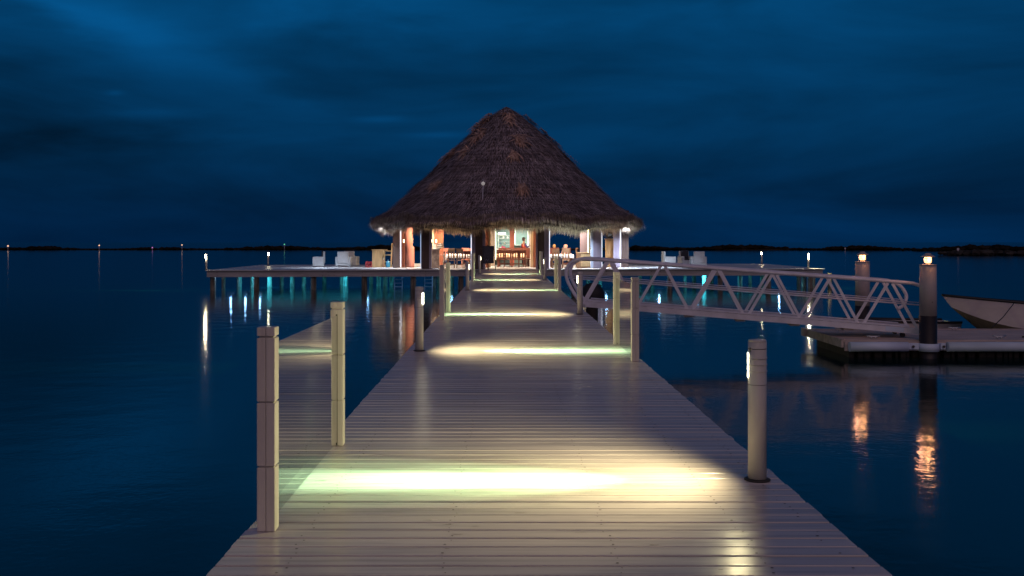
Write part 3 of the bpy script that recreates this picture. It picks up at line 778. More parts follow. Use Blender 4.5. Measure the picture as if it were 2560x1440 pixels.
MB_rope.tube([pb, pb * .5 + pc * .5 + Vector((0, 0, -.05)), pc], .012, 6)
tag(MB_rope.build('mooring_line', BLK), 'dark line running from the open boat down to the floating dock', 'rope')
boat('dinghy', (at(2092, 28.5), 28.5, ZW - .02), R(4), 3.4, 1.2, 'small low dinghy glimpsed between the gangway and the floating dock', (HULLW, HULLT), bowz=.42, sternz=.33)

# ------------------------------------------------------------------ palapa
HX, HYc = .10, 60.6
pal = empty('thatched_pavilion', (HX, HYc, 0), 'open pavilion with a tall thatched palm roof at the end of the pier', 'pavilion')
PROF = [(0.02, 9.74), (.25, 9.62), (.55, 9.42), (1.0, 9.12), (2.0, 8.25), (3.0, 7.32), (4.0, 6.32), (5.0, 5.32), (5.9, 4.48), (6.6, 3.86), (7.2, 3.40), (7.65, 3.12), (7.98, 2.92), (8.14, 2.68)]
SL = [0]
for i in range(1, len(PROF)): SL.append(SL[-1] + math.hypot(PROF[i][0] - PROF[i - 1][0], PROF[i][1] - PROF[i - 1][1]))
def prof(s):
    s = max(0, min(SL[-1], s))
    for i in range(1, len(SL)):
        if s <= SL[i]:
            t = (s - SL[i - 1]) / (SL[i] - SL[i - 1])
            r = PROF[i - 1][0] + (PROF[i][0] - PROF[i - 1][0]) * t; z = PROF[i - 1][1] + (PROF[i][1] - PROF[i - 1][1]) * t
            dr = PROF[i][0] - PROF[i - 1][0]; dz = PROF[i][1] - PROF[i - 1][1]; q = math.hypot(dr, dz)
            return r, z, dr / q, dz / q
def lump(phi, s): return .05 * math.sin(s * 1.9 + 1.5 * math.sin(phi * 2)) + .04 * math.sin(s * 4.3 + phi * 3) + .05 * math.sin(phi * 9 + s * 1.3) + .04 * math.sin(phi * 23 - s * 2.1) + .03 * math.sin(phi * 41 + s * 5)
def droop(phi):  # eave drops/rises round the circle (phi=0 faces the pier)
    return -.03 - .06 * abs(math.sin(phi)) ** 1.5 + .075 * math.sin(phi * 7 + .8) + .065 * math.sin(phi * 17 + 2) + .045 * math.sin(phi * 31)
core = MB(); nphi = 96; ns = 40; vs = []
for i in range(ns + 1):
    r, z, dr, dz = prof(SL[-1] * i / ns)
    for k in range(nphi):
        ph = 2 * PI * k / nphi; rr = max(.01, r + lump(ph, SL[-1] * i / ns) * min(1, r / 3) - .04)
        zz = z + (droop(ph) * max(0, (i / ns - .8) / .2))
        vs.append((rr * math.sin(ph), -rr * math.cos(ph), zz))
for (rr0, zz0) in ((8.0, 2.38), (7.75, 2.30), (7.2, 2.55), (5.5, 3.9), (3, 6.5), (.3, 9.0)):
    for k in range(nphi):
        ph = 2 * PI * k / nphi; vs.append((rr0 * math.sin(ph), -rr0 * math.cos(ph), zz0 + (droop(ph) if rr0 > 7 else 0)))
fs = []
for i in range(ns + 6):
    for k in range(nphi): fs.append((i * nphi + k, (i + 1) * nphi + k, (i + 1) * nphi + (k + 1) % nphi, i * nphi + (k + 1) % nphi))
core.add(vs, fs, 0, True)
roof = core.build('roof', THCORE, pal)
def blade(mb, p, dirv, right, L_, w_, mi=0):
    a = p - right * w_ * .5; b = p + right * w_ * .5; t = p + dirv * L_
    mb.add([a, b, t + right * w_ * .12, t - right * w_ * .12], [(0, 1, 2, 3)], mi)
th = MB(); s = .12
while s < SL[-1] - .05:
    r, z, dr, dz = prof(s); cnt = int(max(18, 2 * PI * r / .036))
    rowj = random.uniform(-.04, .04)
    for k in range(cnt):
        ph = 2 * PI * (k + random.random()) / cnt; sj = s + rowj + random.gauss(0, .035)
        r, z, dr, dz = prof(sj); lp = lump(ph, sj) * min(1, r / 3)
        e_r = Vector((math.sin(ph), -math.cos(ph), 0)); e_t = Vector((math.cos(ph), math.sin(ph), 0))
        nrm = e_r * (-dz) + Vector((0, 0, dr))
        fz = droop(ph) * max(0, (sj / SL[-1] - .8) / .2)
        p = e_r * (r + lp) + Vector((0, 0, z + fz)) + nrm * random.uniform(-.02, .03)
        dn = (e_r * dr + Vector((0, 0, dz)) + nrm * random.uniform(.04, .34) + e_t * random.gauss(0, .16)).normalized()
        blade(th, p, dn, e_t, random.uniform(.28, .55), random.uniform(.02, .05))
    s += .245
th.build('thatch', THATCH, roof)
fr = MB()
for lay in range(11):
    t_ = lay / 10
    r0 = 8.2 - .62 * t_ ; z0 = 3.0 - .52 * t_
    for k in range(1500):
        ph = 2 * PI * (k + random.random()) / 1500
        e_r = Vector((math.sin(ph), -math.cos(ph), 0)); e_t = Vector((math.cos(ph), math.sin(ph), 0))
        p = e_r * (r0 + random.uniform(-.08, .06)) + Vector((0, 0, z0 + droop(ph) + random.uniform(-.06, .08)))
        out = (.14 if lay < 3 else -.05) + random.gauss(0, .14)
        dn = (Vector((0, 0, -1)) + e_r * out + e_t * random.gauss(0, .14)).normalized()
        L_ = random.uniform(.36, .68) * (1 - .12 * t_) * (1 + .22 * math.sin(ph * 13 + 1) * math.sin(ph * 29))
        blade(fr, p, dn, e_t, L_, random.uniform(.02, .045))
fr.build('eave_fringe', FRINGE, roof)
def tuft(phi, z, n_=34, Lm=.8, spread=.8, down=0.0, label=None):
    # find s for z
    s = 0
    while prof(s)[1] > z and s < SL[-1]: s += .05
    r, zz, dr, dz = prof(s)
    m = MB(); e_r = Vector((math.sin(phi), -math.cos(phi), 0)); e_t = Vector((math.cos(phi), math.sin(phi), 0))
    nrm = e_r * (-dz) + Vector((0, 0, dr)); dn = e_r * dr + Vector((0, 0, dz))
    for k in range(n_):
        a = random.gauss(down, spread)
        p = e_r * (r + lump(phi, s)) + Vector((0, 0, zz)) + nrm * random.uniform(.02, .20) + e_t * random.uniform(-.2, .2) - dn * random.uniform(-.3, .3)
        d0 = (dn * math.cos(a) + e_t * math.sin(a) + nrm * random.uniform(.02, .22)).normalized()
        rt = d0.cross(nrm).normalized()
        l0 = Lm * random.uniform(.4, 1) * .55
        q = p + d0 * l0; d1 = (d0 - nrm * .35 + dn * .2).normalized(); q2 = q + d1 * l0
        w_ = random.uniform(.04, .075)
        m.add([p - rt * w_ * .4, p + rt * w_ * .4, q + rt * w_ * .5, q - rt * w_ * .5, q2], [(0, 1, 2, 3), (3, 2, 4)])
    return m.build('loose_frond', FROND, roof)
def tuft_px(px, py, **k):
    # front-facing placement: iterate depth
    Y = HYc
    for _ in range(12):
        z = zat(py, Y); X = at(px, Y) - HX
        s = 0
        while prof(s)[1] > z and s < SL[-1]: s += .05
        r = prof(s)[0]; sx = max(-.985, min(.985, X / max(r, .05))); phi = math.asin(sx); Y = HYc - r * math.cos(phi)
    tuft(phi, z, **k)
for a in ((1272, 292, dict(n_=40, Lm=.75)), (1274, 305, dict(n_=20, Lm=.6)), (1293, 348, dict(n_=46, Lm=.95, down=.5)), (1284, 385, dict(n_=46, Lm=.85, spread=.5)), (1304, 468, dict(n_=60, Lm=.85, spread=.35)),
          (1095, 462, dict(n_=60, Lm=.9, spread=.45, down=-.6)), (1168, 380, dict(n_=30, Lm=.8, spread=.6, down=-.6)), (1194, 345, dict(n_=40, Lm=.9, spread=.8, down=-.7)), (1208, 330, dict(n_=24, Lm=.7, down=-.5)),
          (1226, 296, dict(n_=64, Lm=.75, down=-.9)), (1214, 305, dict(n_=60, Lm=.8, down=-.8)), (1200, 318, dict(n_=60, Lm=.8, down=-.8)),
          (1133, 385, dict(n_=64, Lm=.75, spread=.5, down=-.7)), (1118, 396, dict(n_=30, Lm=.7, spread=.5, down=-.6)), (1316, 296, dict(n_=64, Lm=.75, down=.8)), (1328, 305, dict(n_=60, Lm=.8, down=.8)),
          (1352, 330, dict(n_=64, Lm=.8, down=.7)), (1372, 343, dict(n_=80, Lm=1.0, down=.7)), (1392, 355, dict(n_=80, Lm=1.0, down=.6)), (1405, 378, dict(n_=30, Lm=.8, down=.5)), (1425, 398, dict(n_=22, Lm=.7, down=.5))):
    tuft_px(a[0], a[1], **a[2])
# mast with a faintly glowing white ball poking out of the thatch on the pier side
ma_ = empty('globe_mast', (at(1206, 54.6), 54.2, zat(540, 54.2)), 'thin mast with a small white ball standing against the thatch', 'mast')
zz0 = zat(540, 54.2)
MB().cyl((0, 0, 0), (.05, -.1, zat(463, 54.2) - zz0), .022, .018, 8).cyl((.05, -.1, zat(458, 54.2) - zz0), (.05, -.1, zat(447, 54.2) - zz0), .012, .010, 6).build('pole', GANG, ma_)
MB().ball((.05, -.1, zat(459, 54.2) - zz0), .105, 16, 10).build('ball', emit('globe_faint', (1, .9, .85), .22), ma_)  # small emission added to lift the ball's brightness

# ---- columns
def column(px0, px1, py, mat, left=None, right=None, strips=(), top=3.35, depth=.36, name='column'):
    """dark core board between px0..px1 with pale pilasters and glowing strips painting its lamp-lit side faces; all at the depth of its foot"""
    Y = ground(py); x0 = at(px0, Y) - HX; x1 = at(px1, Y) - HX; y0 = Y - HYc
    c = MB(); c.box(x0, x1, y0, y0 + depth, .004, top, .006); o = c.build(name, mat, pal)
    for rng in (left, right):
        if rng:
            a, b, mm = rng; MB().box(at(a, Y) - HX, at(b, Y) - HX, y0 + .03, y0 + depth - .03, .004, top - .01).build('side_board', mm, o)
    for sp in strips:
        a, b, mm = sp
        MB().box(at(a, Y) - HX, at(b, Y) - HX, y0 + .015, y0 + .06, .05, top - .05).build('glow_strip', mm, o)  # glow painted along the column edge for its lamp-lit side face
    return o
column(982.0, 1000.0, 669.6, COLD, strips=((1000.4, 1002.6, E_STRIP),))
column(1054.5, 1072.5, 672.4, COLD, left=(1052.2, 1054.2, COLL), right=(1072.8, 1078.2, COLL), strips=((1051.0, 1052.0, E_EDGEB),))
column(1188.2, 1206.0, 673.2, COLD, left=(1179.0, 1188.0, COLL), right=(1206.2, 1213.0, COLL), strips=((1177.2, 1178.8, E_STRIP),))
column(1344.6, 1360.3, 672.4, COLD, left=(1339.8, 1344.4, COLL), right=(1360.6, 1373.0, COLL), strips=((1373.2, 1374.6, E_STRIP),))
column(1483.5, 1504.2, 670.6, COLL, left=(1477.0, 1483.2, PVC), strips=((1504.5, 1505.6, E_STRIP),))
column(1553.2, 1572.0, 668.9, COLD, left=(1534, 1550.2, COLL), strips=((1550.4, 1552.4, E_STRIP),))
# rear and inner columns
column(1003.2, 1010.5, 668.0, COLW, strips=())
column(1080.8, 1085.5, 668.3, COLT, right=(1087, 1108.2, COLW))
column(1213.6, 1221.6, 669.2, COLW, right=(1221.8, 1226.8, COLT))
column(1326.6, 1333.0, 668.8, COLT, right=(1333.2, 1339.4, COLW))
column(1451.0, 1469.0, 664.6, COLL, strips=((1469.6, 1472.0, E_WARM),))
column(1540, 1549, 664.0, COLL)
# ring beam and radial rafters under the thatch
m = MB(); pts = [(6.6 * math.sin(2 * PI * k / 32), -6.6 * math.cos(2 * PI * k / 32), 3.38) for k in range(33)]
for i in range(32): m.bar(pts[i], pts[i + 1], .14, .2)
m.build('ring_beam', MIDW, pal)
for k in range(16):
    a = 2 * PI * k / 16; MB().bar((7.4 * math.sin(a), -7.4 * math.cos(a), 2.42), (.4 * math.sin(a), -.4 * math.cos(a), 8.85), .10, .14).build('rafter', MIDW, pal)
# wall sconces: small lit candles lamps on the columns
for px, py, Yc_ in ((1009.8, 602.5, 59.0), (1079.0, 602.5, 57.6), (1090.8, 602.5, 57.2)):
    X_ = at(px, Yc_) - HX
    o = MB().box(X_ - .035, X_ + .035, Yc_ - HYc - .10, Yc_ - HYc - .04, zat(602.5, Yc_) - .09, zat(602.5, Yc_) + .09, .01).build('wall_lamp', E_WARM, pal)

# ---- bar kiosk in the middle rear
KY = 63.2
kx = lambda px: at(px, KY)
kio = empty('bar_kiosk', (kx(1284), KY, 0), 'brightly lit bar kiosk at the back centre of the pavilion', 'bar')
def kb(px0, px1, z0, z1, y0, y1, name, mat, ch=0.0, par=None):
    m = MB(); m.box(kx(px0) - kx(1284), kx(px1) - kx(1284), y0, y1, z0, z1, ch); return m.build(name, mat, par or kio)
kb(1222, 1237, .004, 2.6, -.25, 2.4, 'side_wall', pmat('kiosk_wall', (.46, .38, .32), .6, .2, (3, 3, 1)))
kb(1322.5, 1327, .004, 2.6, -.25, 2.4, 'side_wall', WHITE)
kb(1237.2, 1322, .004, 2.7, 2.25, 2.4, 'back_wall', TEAL)
kb(1274.5, 1285.5, .004, 2.62, -.22, .1, 'centre_post', pmat('kiosk_red', (.40, .10, .06), .5, .3, (9, 9, 1))) 
kb(1238.2, 1240.4, .4, 2.5, -.20, -.14, 'glow_strip', E_SHELF)
kb(1286.2, 1289, 1.35, 2.5, -.2, -.14, 'glow_strip', E_SHELF)
kb(1318.6, 1320, 1.25, 2.5, -.2, -.14, 'glow_strip', E_SHELF)
kb(1241, 1274, 1.02, 1.06, 0, 2.2, 'counter_top', WHITE, .005)
kb(1286, 1318, .98, 1.04, -.1, .7, 'counter_top', WHITE, .005)
kb(1286, 1318, .004, .97, 0, .6, 'counter_front', TEAL)
kb(1245, 1264, 1.97, 2.08, .5, .6, 'light_box', E_SHELF)
for z in (1.36, 1.52, 1.72, 1.93): kb(1246, 1274, z - .02, z, .6, 1.0, 'shelf', STEEL)
kb(1245, 1246, 1.05, 2.1, .58, 1.0, 'shelf_side', WHITE)
kb(1286, 1320, 1.28, 1.31, .9, 2.2, 'window_sill', WHITE)
fr_ = empty('microwave', (kx(1254), KY + .62, 1.723), 'small bright microwave oven on the kiosk shelf', 'microwave')
MB().box(-.17, .17, 0, .3, 0, .19, .01).build('body', WHITE, fr_); MB().box(-.14, .07, -.006, .002, .03, .16).build('door', TEAL, fr_)
for i, (px, z, mm, hh_, lab) in enumerate(((1250, 1.06, WHITE, .12, 'white bowl on the kiosk counter'), (1256, 1.06, PINK, .20, 'larger pink bag heaped on the kiosk counter'), (1261, 1.06, PINK, .15, 'smaller pink bag beside the larger one on the counter'),
        (1267, 1.06, BLUEI, .10, 'flat blue tray on the kiosk counter'), (1250, 1.362, BLUEI, .1, 'blue tub on the low kiosk shelf'), (1262, 1.362, WHITE, .12, 'white tub on the low kiosk shelf'), (1269, 1.722, WHITE, .13, 'white jar beside the microwave'), (1262, 1.932, BLUEI, .14, 'blue box on the top kiosk shelf'))):
    m = MB(); r_ = .07
    m.lathe([(0, 0), (r_ * .8, 0), (r_ * 1.05, hh_ * .5), (r_ * .8, hh_ * .9), (r_ * .3, hh_), (0, hh_)], n=12)
    o = m.build('container', mm, None, (kx(px), KY + .72, z + .002)); tag(o, lab, 'container', 'things on the kiosk shelves')

# ---- furniture
def dining_chair(mat, loc, rz, label, group, slats=3, sw=.42, hb=1.05):
    t = empty('dining_chair', loc, label, 'chair', group, rz)
    h = sw / 2
    MB().box(-h, h, -.2, .22, .43, .47, .008).build('seat', mat, t)      # back at y=-.2 side
    m = MB(); m.box(-h + .02, h - .02, -.215, -.18, hb - .20, hb, .008)
    m.build('top_rail', mat, t)
    for k in range(slats):
        x = -h + .07 + (sw - .14) * k / (slats - 1); MB().box(x - .035, x + .035, -.212, -.187, .52, hb - .19).build('slat', mat, t)
    for sx in (-1, 1):
        MB().bar((sx * (h - .02), -.19, .002), (sx * (h - .02), -.20, hb + .02), .04, .04).build('leg', mat, t)
        MB().bar((sx * (h - .02), .19, .002), (sx * (h - .02), .19, .44), .04, .04).build('leg', mat, t)
    MB().box(-h + .03, h - .03, -.2, -.17, .20, .24).box(-h + .03, h - .03, .17, .2, .16, .19).build('stretcher', mat, t)
    return t
def table(px0, px1, Y, cloth, wood, lab, zt=.76, dep=.9, lc=''):
    X0, X1 = at(px0, Y), at(px1, Y); cx = (X0 + X1) / 2; hw = (X1 - X0) / 2
    t = empty('dining_table', (cx, Y, .003), lab, 'table', 'dining tables in the pavilion')
    MB().box(-hw, hw, -dep / 2, dep / 2, zt - .045, zt, .006).build('tabletop', wood, t)
    for sx in (-1, 1):
        for sy in (-1, 1): MB().box(sx * (hw - .06) - .03, sx * (hw - .06) + .03, sy * (dep / 2 - .06) - .03, sy * (dep / 2 - .06) + .03, 0, zt - .046).build('leg', wood, t)
    # cloth: grid draped with pointed corners
    m = MB(); nx, ny = 22, 12; vs = []
    ex = hw + .30; ey = dep / 2 + .25
    for j in range(ny + 1):
        for i in range(nx + 1):
            x = -ex + 2 * ex * i / nx; y = -ey + 2 * ey * j / ny
            ox = max(0, abs(x) - hw); oy = max(0, abs(y) - dep / 2)
            xx = max(-hw - .012, min(hw + .012, x)); yy = max(-dep / 2 - .012, min(dep / 2 + .012, y))
            xx += math.copysign(min(ox, .06) * .8 + .02 * math.sin(y * 14), x) if ox > 0 else 0
            yy += math.copysign(min(oy, .05) * .6 + .015 * math.sin(x * 13), y) if oy > 0 else 0
            vs.append((xx, yy, zt + .006 - (ox + oy) * .92))
    fs = [(j * (nx + 1) + i, j * (nx + 1) + i + 1, (j + 1) * (nx + 1) + i + 1, (j + 1) * (nx + 1) + i) for j in range(ny) for i in range(nx)]
    m.add(vs, fs, 0, True)
    o = m.build('tablecloth', cloth, None, (cx, Y, .003)); tag(o, lc, 'tablecloth', 'cloths on the dining tables')
gC = 'dining chairs in the pavilion'
# centre group
table(1243, 1312, 60.2, TCLOTH, REDW, 'middle dining table under the tan cloth, in line with the pier', .80, .8, 'tan cloth with hanging corners on the middle table')
for px, lab in ((1252, 'dark red chair at the middle table, next to the chalkboard'), (1270, 'dark red chair at the middle table, second from the chalkboard'), (1288.5, 'dark red chair at the middle table, third from the chalkboard'), (1306, 'dark red chair at the middle table, under the tan cloth corner')):
    dining_chair(REDW, (at(px, 59.0), 59.1, .003), 0, lab, gC, hb=1.02 if px != 1270 else 1.06)
bench = empty('bench', (at(1285, 61.3), 61.3, .003), 'long dark red bench with a high back behind the middle table', 'bench')
MB().box(-.98, .98, -.02, .03, .5, 1.14, .01).build('backrest', REDW, bench); MB().box(-.98, .98, -.45, -.03, .42, .47, .01).build('seat', REDW, bench)
for x in (-.9, .9): MB().box(x - .04, x + .04, -.42, .0, 0, .42).build('leg', REDW, bench)
dining_chair(REDW, (at(1326, 60.6), 60.6, .003), R(80), 'dark red chair in profile against the white kiosk wall', gC)
# left group
table(1118, 1176, 58.6, WCLOTH, MIDW, 'dining table with white cloth between the stone counter and a column', .79, .9, 'white cloth on the table by the stone counter')
dining_chair(MIDW, (at(1128.5, 57.0), 57.0, .003), 0, 'brown chair nearest the stone counter, back to the pier', gC, 3, .40, 1.13)
dining_chair(MIDW, (at(1150, 57.0), 57.0, .003), 0, 'brown chair right of the one by the stone counter, back to the pier', gC, 3, .40, 1.11)
dining_chair(REDW, (at(1170, 57.3), 57.3, .003), 0, 'dark red chair tucked by the pale column at the left table', gC, 3, .40, .98)
dining_chair(PINKW, (at(1113, 60.0), 60.0, .003), PI, 'pinkish chair behind the left table, beside the stone counter', gC, 3, .44, 1.12)
dining_chair(PINKW, (at(1163, 60.0), 60.0, .003), PI, 'pinkish chair behind the left table, beside the pale column', gC, 3, .44, 1.13)
dining_chair(PINKW, (at(1175, 60.4), 60.4, .003), PI, 'pinkish chair half hidden by the pale column', gC, 3, .42, 1.12)
# right group
table(1376, 1431, 58.4, WCLOTH, MIDW, 'dining table with white cloth right of the dark column', .79, .9, 'white cloth with a long hanging end on the right table')
dining_chair(MIDW, (at(1389, 57.0), 57.0, .003), 0, 'brown chair at the right table, close to the dark column', gC, 3, .42, 1.10)
dining_chair(MIDW, (at(1414, 57.0), 57.0, .003), 0, 'brown chair at the right table, in front of the person in the pink shawl', gC, 3, .42, 1.13)
dining_chair(MIDW, (at(1434, 58.6), 58.6, .003), R(75), 'brown chair turned sideways at the end of the right table', gC, 3, .42, 1.14)
dining_chair(REDW, (at(1386, 60.3), 60.3, .003), 0, 'red-brown chair under the fair-haired guest', gC, 3, .50, 1.14)
dining_chair(REDW, (at(1416, 60.3), 60.3, .003), 0, 'red-brown chair under the guest in the pink shawl', gC, 3, .50, 1.14)
# stone counter with bottle pyramid
cY = ground(671.3)
ct = empty('stone_counter', (at(1094, cY), cY, .003), 'counter faced in mottled tan stone beside the left tables', 'counter')
ct_w = (at(1113, cY) - at(1082, cY)) / 2
MB().box(-ct_w, ct_w - .28, .02, .6, 0, 1.08, .01).build('stone_front', MARB, ct)
MB().box(-ct_w - .04, ct_w - .22, -.03, .65, 1.083, 1.13, .008).build('counter_top', COLT, ct)
MB().box(-ct_w - .02, -ct_w + .05, -.02, .015, 0, 1.08).build('trim', COLT, ct)
rk = empty('tiered_rack', (at(1099, cY + .3), cY + .3, 1.133 + .003), 'small tiered rack of round jars on the stone counter', 'rack')
m = MB()
for i, (wd, z) in enumerate(((.20, 0), (.15, .11), (.10, .22))): m.box(-wd, wd, -.06 + i * .03, .12, z, z + .015)
m.box(-.2, .2, .125, .14, 0, .30); m.build('shelf', MIDW, rk)
for i, (cnt, z) in enumerate(((5, .015), (4, .125), (2, .235))):
    for k in range(cnt):
        x = (k - (cnt - 1) / 2) * .075; MB().ball((x, -.02 + i * .03, z + .034), .032, 10, 7).build('jar', COLT, rk)
mm_ = empty('menu_stand', (at(1085, cY), cY + .2, 1.133 + .003), 'pale card stand at the left end of the stone counter', 'card stand')
MB().box(-.09, .09, 0, .02, 0, .24).build('card', COLT, mm_)
mm_ = empty('menu_folder', (at(1110.5, cY), cY + .25, 1.133), 'leaning pale folder at the right end of the stone counter', 'folder')
m = MB(); m.bar((-.02, 0, 0.003), (-.09, 0, .32), .012, .10); m.build('cover', COLT, mm_)
# napkin-like bracket of antlers on the counter: a pale branch sculpture
br = empty('branch_sculpture', (at(1108, cY - .1), cY - .12, .003), 'pale twisted branch leaning on the stone counter', 'sculpture')
MB().tube([(0.05, 0, 0), (.02, 0, .4), (.10, .0, .62), (.04, 0, .74), (.06, 0, .86)], [.035, .05, .05, .03, .012], 8).tube([(.05, 0, .72), (-.12, 0, .77), (-.25, 0, .78)], [.03, .02, .008], 8).build('branch', TCLOTH, br)
# left props
dY = ground(668.3)
cab = empty('oak_cabinet', (at(943.5, dY), dY, .003), 'pale yellow wooden cabinet with a panelled front outside the left columns', 'cabinet')
hw = (at(957, dY) - at(930.5, dY)) / 2
MB().box(-hw, hw, 0, .5, .0, 1.02, .006).build('body', OAK, cab); MB().box(-hw - .04, hw + .22, -.04, .54, 1.023, 1.06, .006).build('top', OAK, cab)
MB().box(-hw + .07, hw - .07, -.012, -.001, .10, .94, .004).build('door', OAK, cab); MB().box(-hw - .01, hw + .01, -.02, -.002, 0.0, .07).build('plinth', OAK, cab)
ch_ = empty('bar_chair', (at(968.5, dY), dY + .1, .003), 'tall honey-coloured chair with arms beside the pale cabinet', 'chair')
MB().box(-.20, .22, -.2, .2, .70, .75, .008).build('seat', OAK, ch_)
for sx, sy, zt in ((-.19, -.18, .98), (.2, -.18, 1.42), (-.19, .18, .98), (.2, .18, 1.42)):
    MB().bar((sx, sy, 0), (sx + (.07 if zt > 1 else 0), sy, zt), .045, .045).build('leg', OAK, ch_)
for sy in (-.18, .18): MB().bar((-.22, sy, .99), (.24, sy, .96), .05, .035).build('armrest', OAK, ch_)
for z in (.85, 1.05, 1.25): MB().bar((.225 + (z - .7) * .06, -.16, z), (.225 + (z - .7) * .06, .16, z), .03, .12).build('back_slat', OAK, ch_)
MB().box(-.17, .19, -.19, -.16, .3, .34).box(-.17, .19, .16, .19, .3, .34).build('stretcher', OAK, ch_)
jg = empty('water_jug', (at(970.5, dY), dY - .02, .003), 'big translucent blue water bottle under the tall chair', 'water bottle')
MB().lathe([(0, 0), (.12, 0), (.135, .03), (.135, .13), (.125, .15), (.135, .17), (.135, .29), (.10, .36), (.04, .39), (.035, .42), (0, .42)], n=20).build('body', JUG, jg)
MB().cyl((0, 0, .421), (0, 0, .45), .04, .04, 12).build('lid', BLUEI, jg)
tp = empty('pink_tube', (at(959.5, dY), dY - .02, .003), 'slim pink bottle with a pale cap beside the water bottle', 'bottle')
MB().cyl((0, 0, 0), (0, 0, .44), .028, .028, 10).build('body', PINK, tp); MB().lathe([(.02, .441), (.05, .50), (.05, .58), (.0, .60)], n=10).build('cap', WHITE, tp)
cr_ = empty('bottle_crate', (at(921.5, dY), dY + .15, .003), 'low red plastic crate on the platform beside the pale cabinet', 'crate')
m = MB(); hw = .19
for z in (.0, .12, .24, .30): m.box(-hw, hw, -.15, .15, z, z + .05 if z < .3 else z + .04)
for x in (-hw, -.06, .06, hw - .03): m.box(x, x + .03, -.152, .152, 0, .34)
m.build('body', CRATE, cr_)
slab = empty('carved_panel', (at(1023, 58.4), 58.5, .003), 'tall reddish carved wooden slab leaning between the left columns', 'carved slab')
m = MB(); nn = 24; L_, R_ = [], []
for i in range(nn + 1):
    z = 2.35 * i / nn
    xl = -.19 + (0 if z < 1.2 else -.10 * min(1, (z - 1.2) / .25)) + .012 * math.sin(z * 9); xr = .29 if z < 1.18 else .19 - .03 * math.sin(z * 7) + (.02 * math.sin(z * 31))
    L_.append((xl, z)); R_.append((xr, z))
vs = []
for (a, z), (b, _) in zip(L_, R_):
    bul = .05 * math.sin(z * 3.1)
    vs += [(a, -.03, z), (a * .3 + b * .2, -.09 - bul, z), (b, -.03, z), (b, .06, z), (a, .06, z)]
fs = [(i * 5 + j, i * 5 + (j + 1) % 5, (i + 1) * 5 + (j + 1) % 5, (i + 1) * 5 + j) for i in range(nn) for j in range(5)] + [(4, 3, 2, 1, 0), tuple(nn * 5 + j for j in range(5))]
m.add(vs, fs, 0, True); m.build('slab', PINKW, slab)
m = MB(); m.box(-.27, -.20, 0, .05, .0, 2.3); m.build('frame_post', REDW, slab)
stp = empty('step_box', (at(1043, 60), 60.2, .003), 'low white box on the deck between the two left dark columns', 'box')
MB().box(-.2, .2, -.15, .15, 0, .17, .01).build('body', WHITE, stp); MB().box(-.21, .21, -.16, .16, .172, .20, .005).build('lid', WHITE, stp)
# right props
sdY = ground(670.8)
cb = empty('wood_cabinet', (at(1461, sdY + 1), sdY + .8, .003), 'orange-brown wooden cabinet behind the curved handrail', 'cabinet')
MB().box(-.42, .36, 0, .5, 0, .86, .006).build('body', MIDW, cb); MB().box(-.46, .4, -.04, .54, .863, .90, .006).build('top', COLT, cb)
MB().box(-.22, .32, -.014, -.002, .50, .80, .004).box(-.22, .32, -.014, -.002, .08, .42, .004).build('door', OAK, cb); MB().ball((.04, -.03, .62), .02, 8, 6).build('knob', SEAM, cb)
pdY = ground(668.5)
pe = empty('pedestal', (at(1526, pdY), pdY, .003), 'tall pale wooden pedestal near the right end of the pavilion', 'pedestal')
MB().box(-.26, .24, 0, .45, 0, 1.66, .01).build('body', OAK, pe); MB().box(-.33, .31, -.06, .52, 1.663, 1.70, .006).build('top', OAK, pe)
sp_ = empty('dark_orb', (at(1523.5, pdY), pdY + .2, 1.706), 'rounded black object with slanting blue-grey slots on the pedestal', 'ornament')
m = MB(); m.ball((0, 0, .21), .235, 8, 6, sc_=(1, .8, .9)); o = m.build('body', BLK, sp_)
for k in range(4):
    o = MB().bar((-.09 + k * .055, -.175, .12 + .01 * k), (-.01 + k * .055, -.175, .30 - .01 * k), .025, .022).build('slot', BLUES, sp_)
# wicker armchairs
def armchair(X, Y, rz, label, cushion=False):
    t = empty('wicker_armchair', (X, Y, .004), label, 'armchair', 'white wicker armchairs on the platform', rz)
    MB().box(-.36, .36, -.34, .34, .06, .36, .03).build('seat_base', WICK, t)
    MB().box(-.34, .34, .26, .38, .20, .92, .03).build('backrest', WICK, t)
    for s in (-1, 1): MB().box(s * .40 - .07, s * .40 + .07, -.36, .34, .02, .60, .03).build('arm', WICK, t)
    for sx in (-1, 1):
        for sy in (-1, 1): MB().box(sx * .36 - .03, sx * .36 + .03, sy * .3 - .03, sy * .3 + .03, 0, .06).build('leg', WICK, t)
    MB().box(-.31, .31, -.33, .24, .365, .44, .02).build('seat_cushion', CUSH if cushion else WHITE, t)
    if cushion: MB().box(-.27, .27, .18, .26, .45, .98, .03).build('back_cushion', CUSH, t)
    return t
armchair(at(800, 61), 60.6, R(-82), 'white wicker armchair in profile with a dark back cushion, left of the pair', True)
armchair(at(861, 60.6), 60.4, PI, 'white wicker armchair seen from behind, front one of the left pair')
armchair(at(876, 62.5), 62.6, R(172), 'white wicker armchair behind the front one of the left pair', True)
armchair(at(1668, 62), 61.5, R(95), 'white wicker armchair in profile facing the two others, just past the pavilion')
armchair(at(1716, 63), 63.0, R(20), 'white wicker armchair with dark cushions beside the one turned away', True)
armchair(at(1740, 62), 61.3, PI, 'shaded wicker armchair turned away, rightmost on the platform')
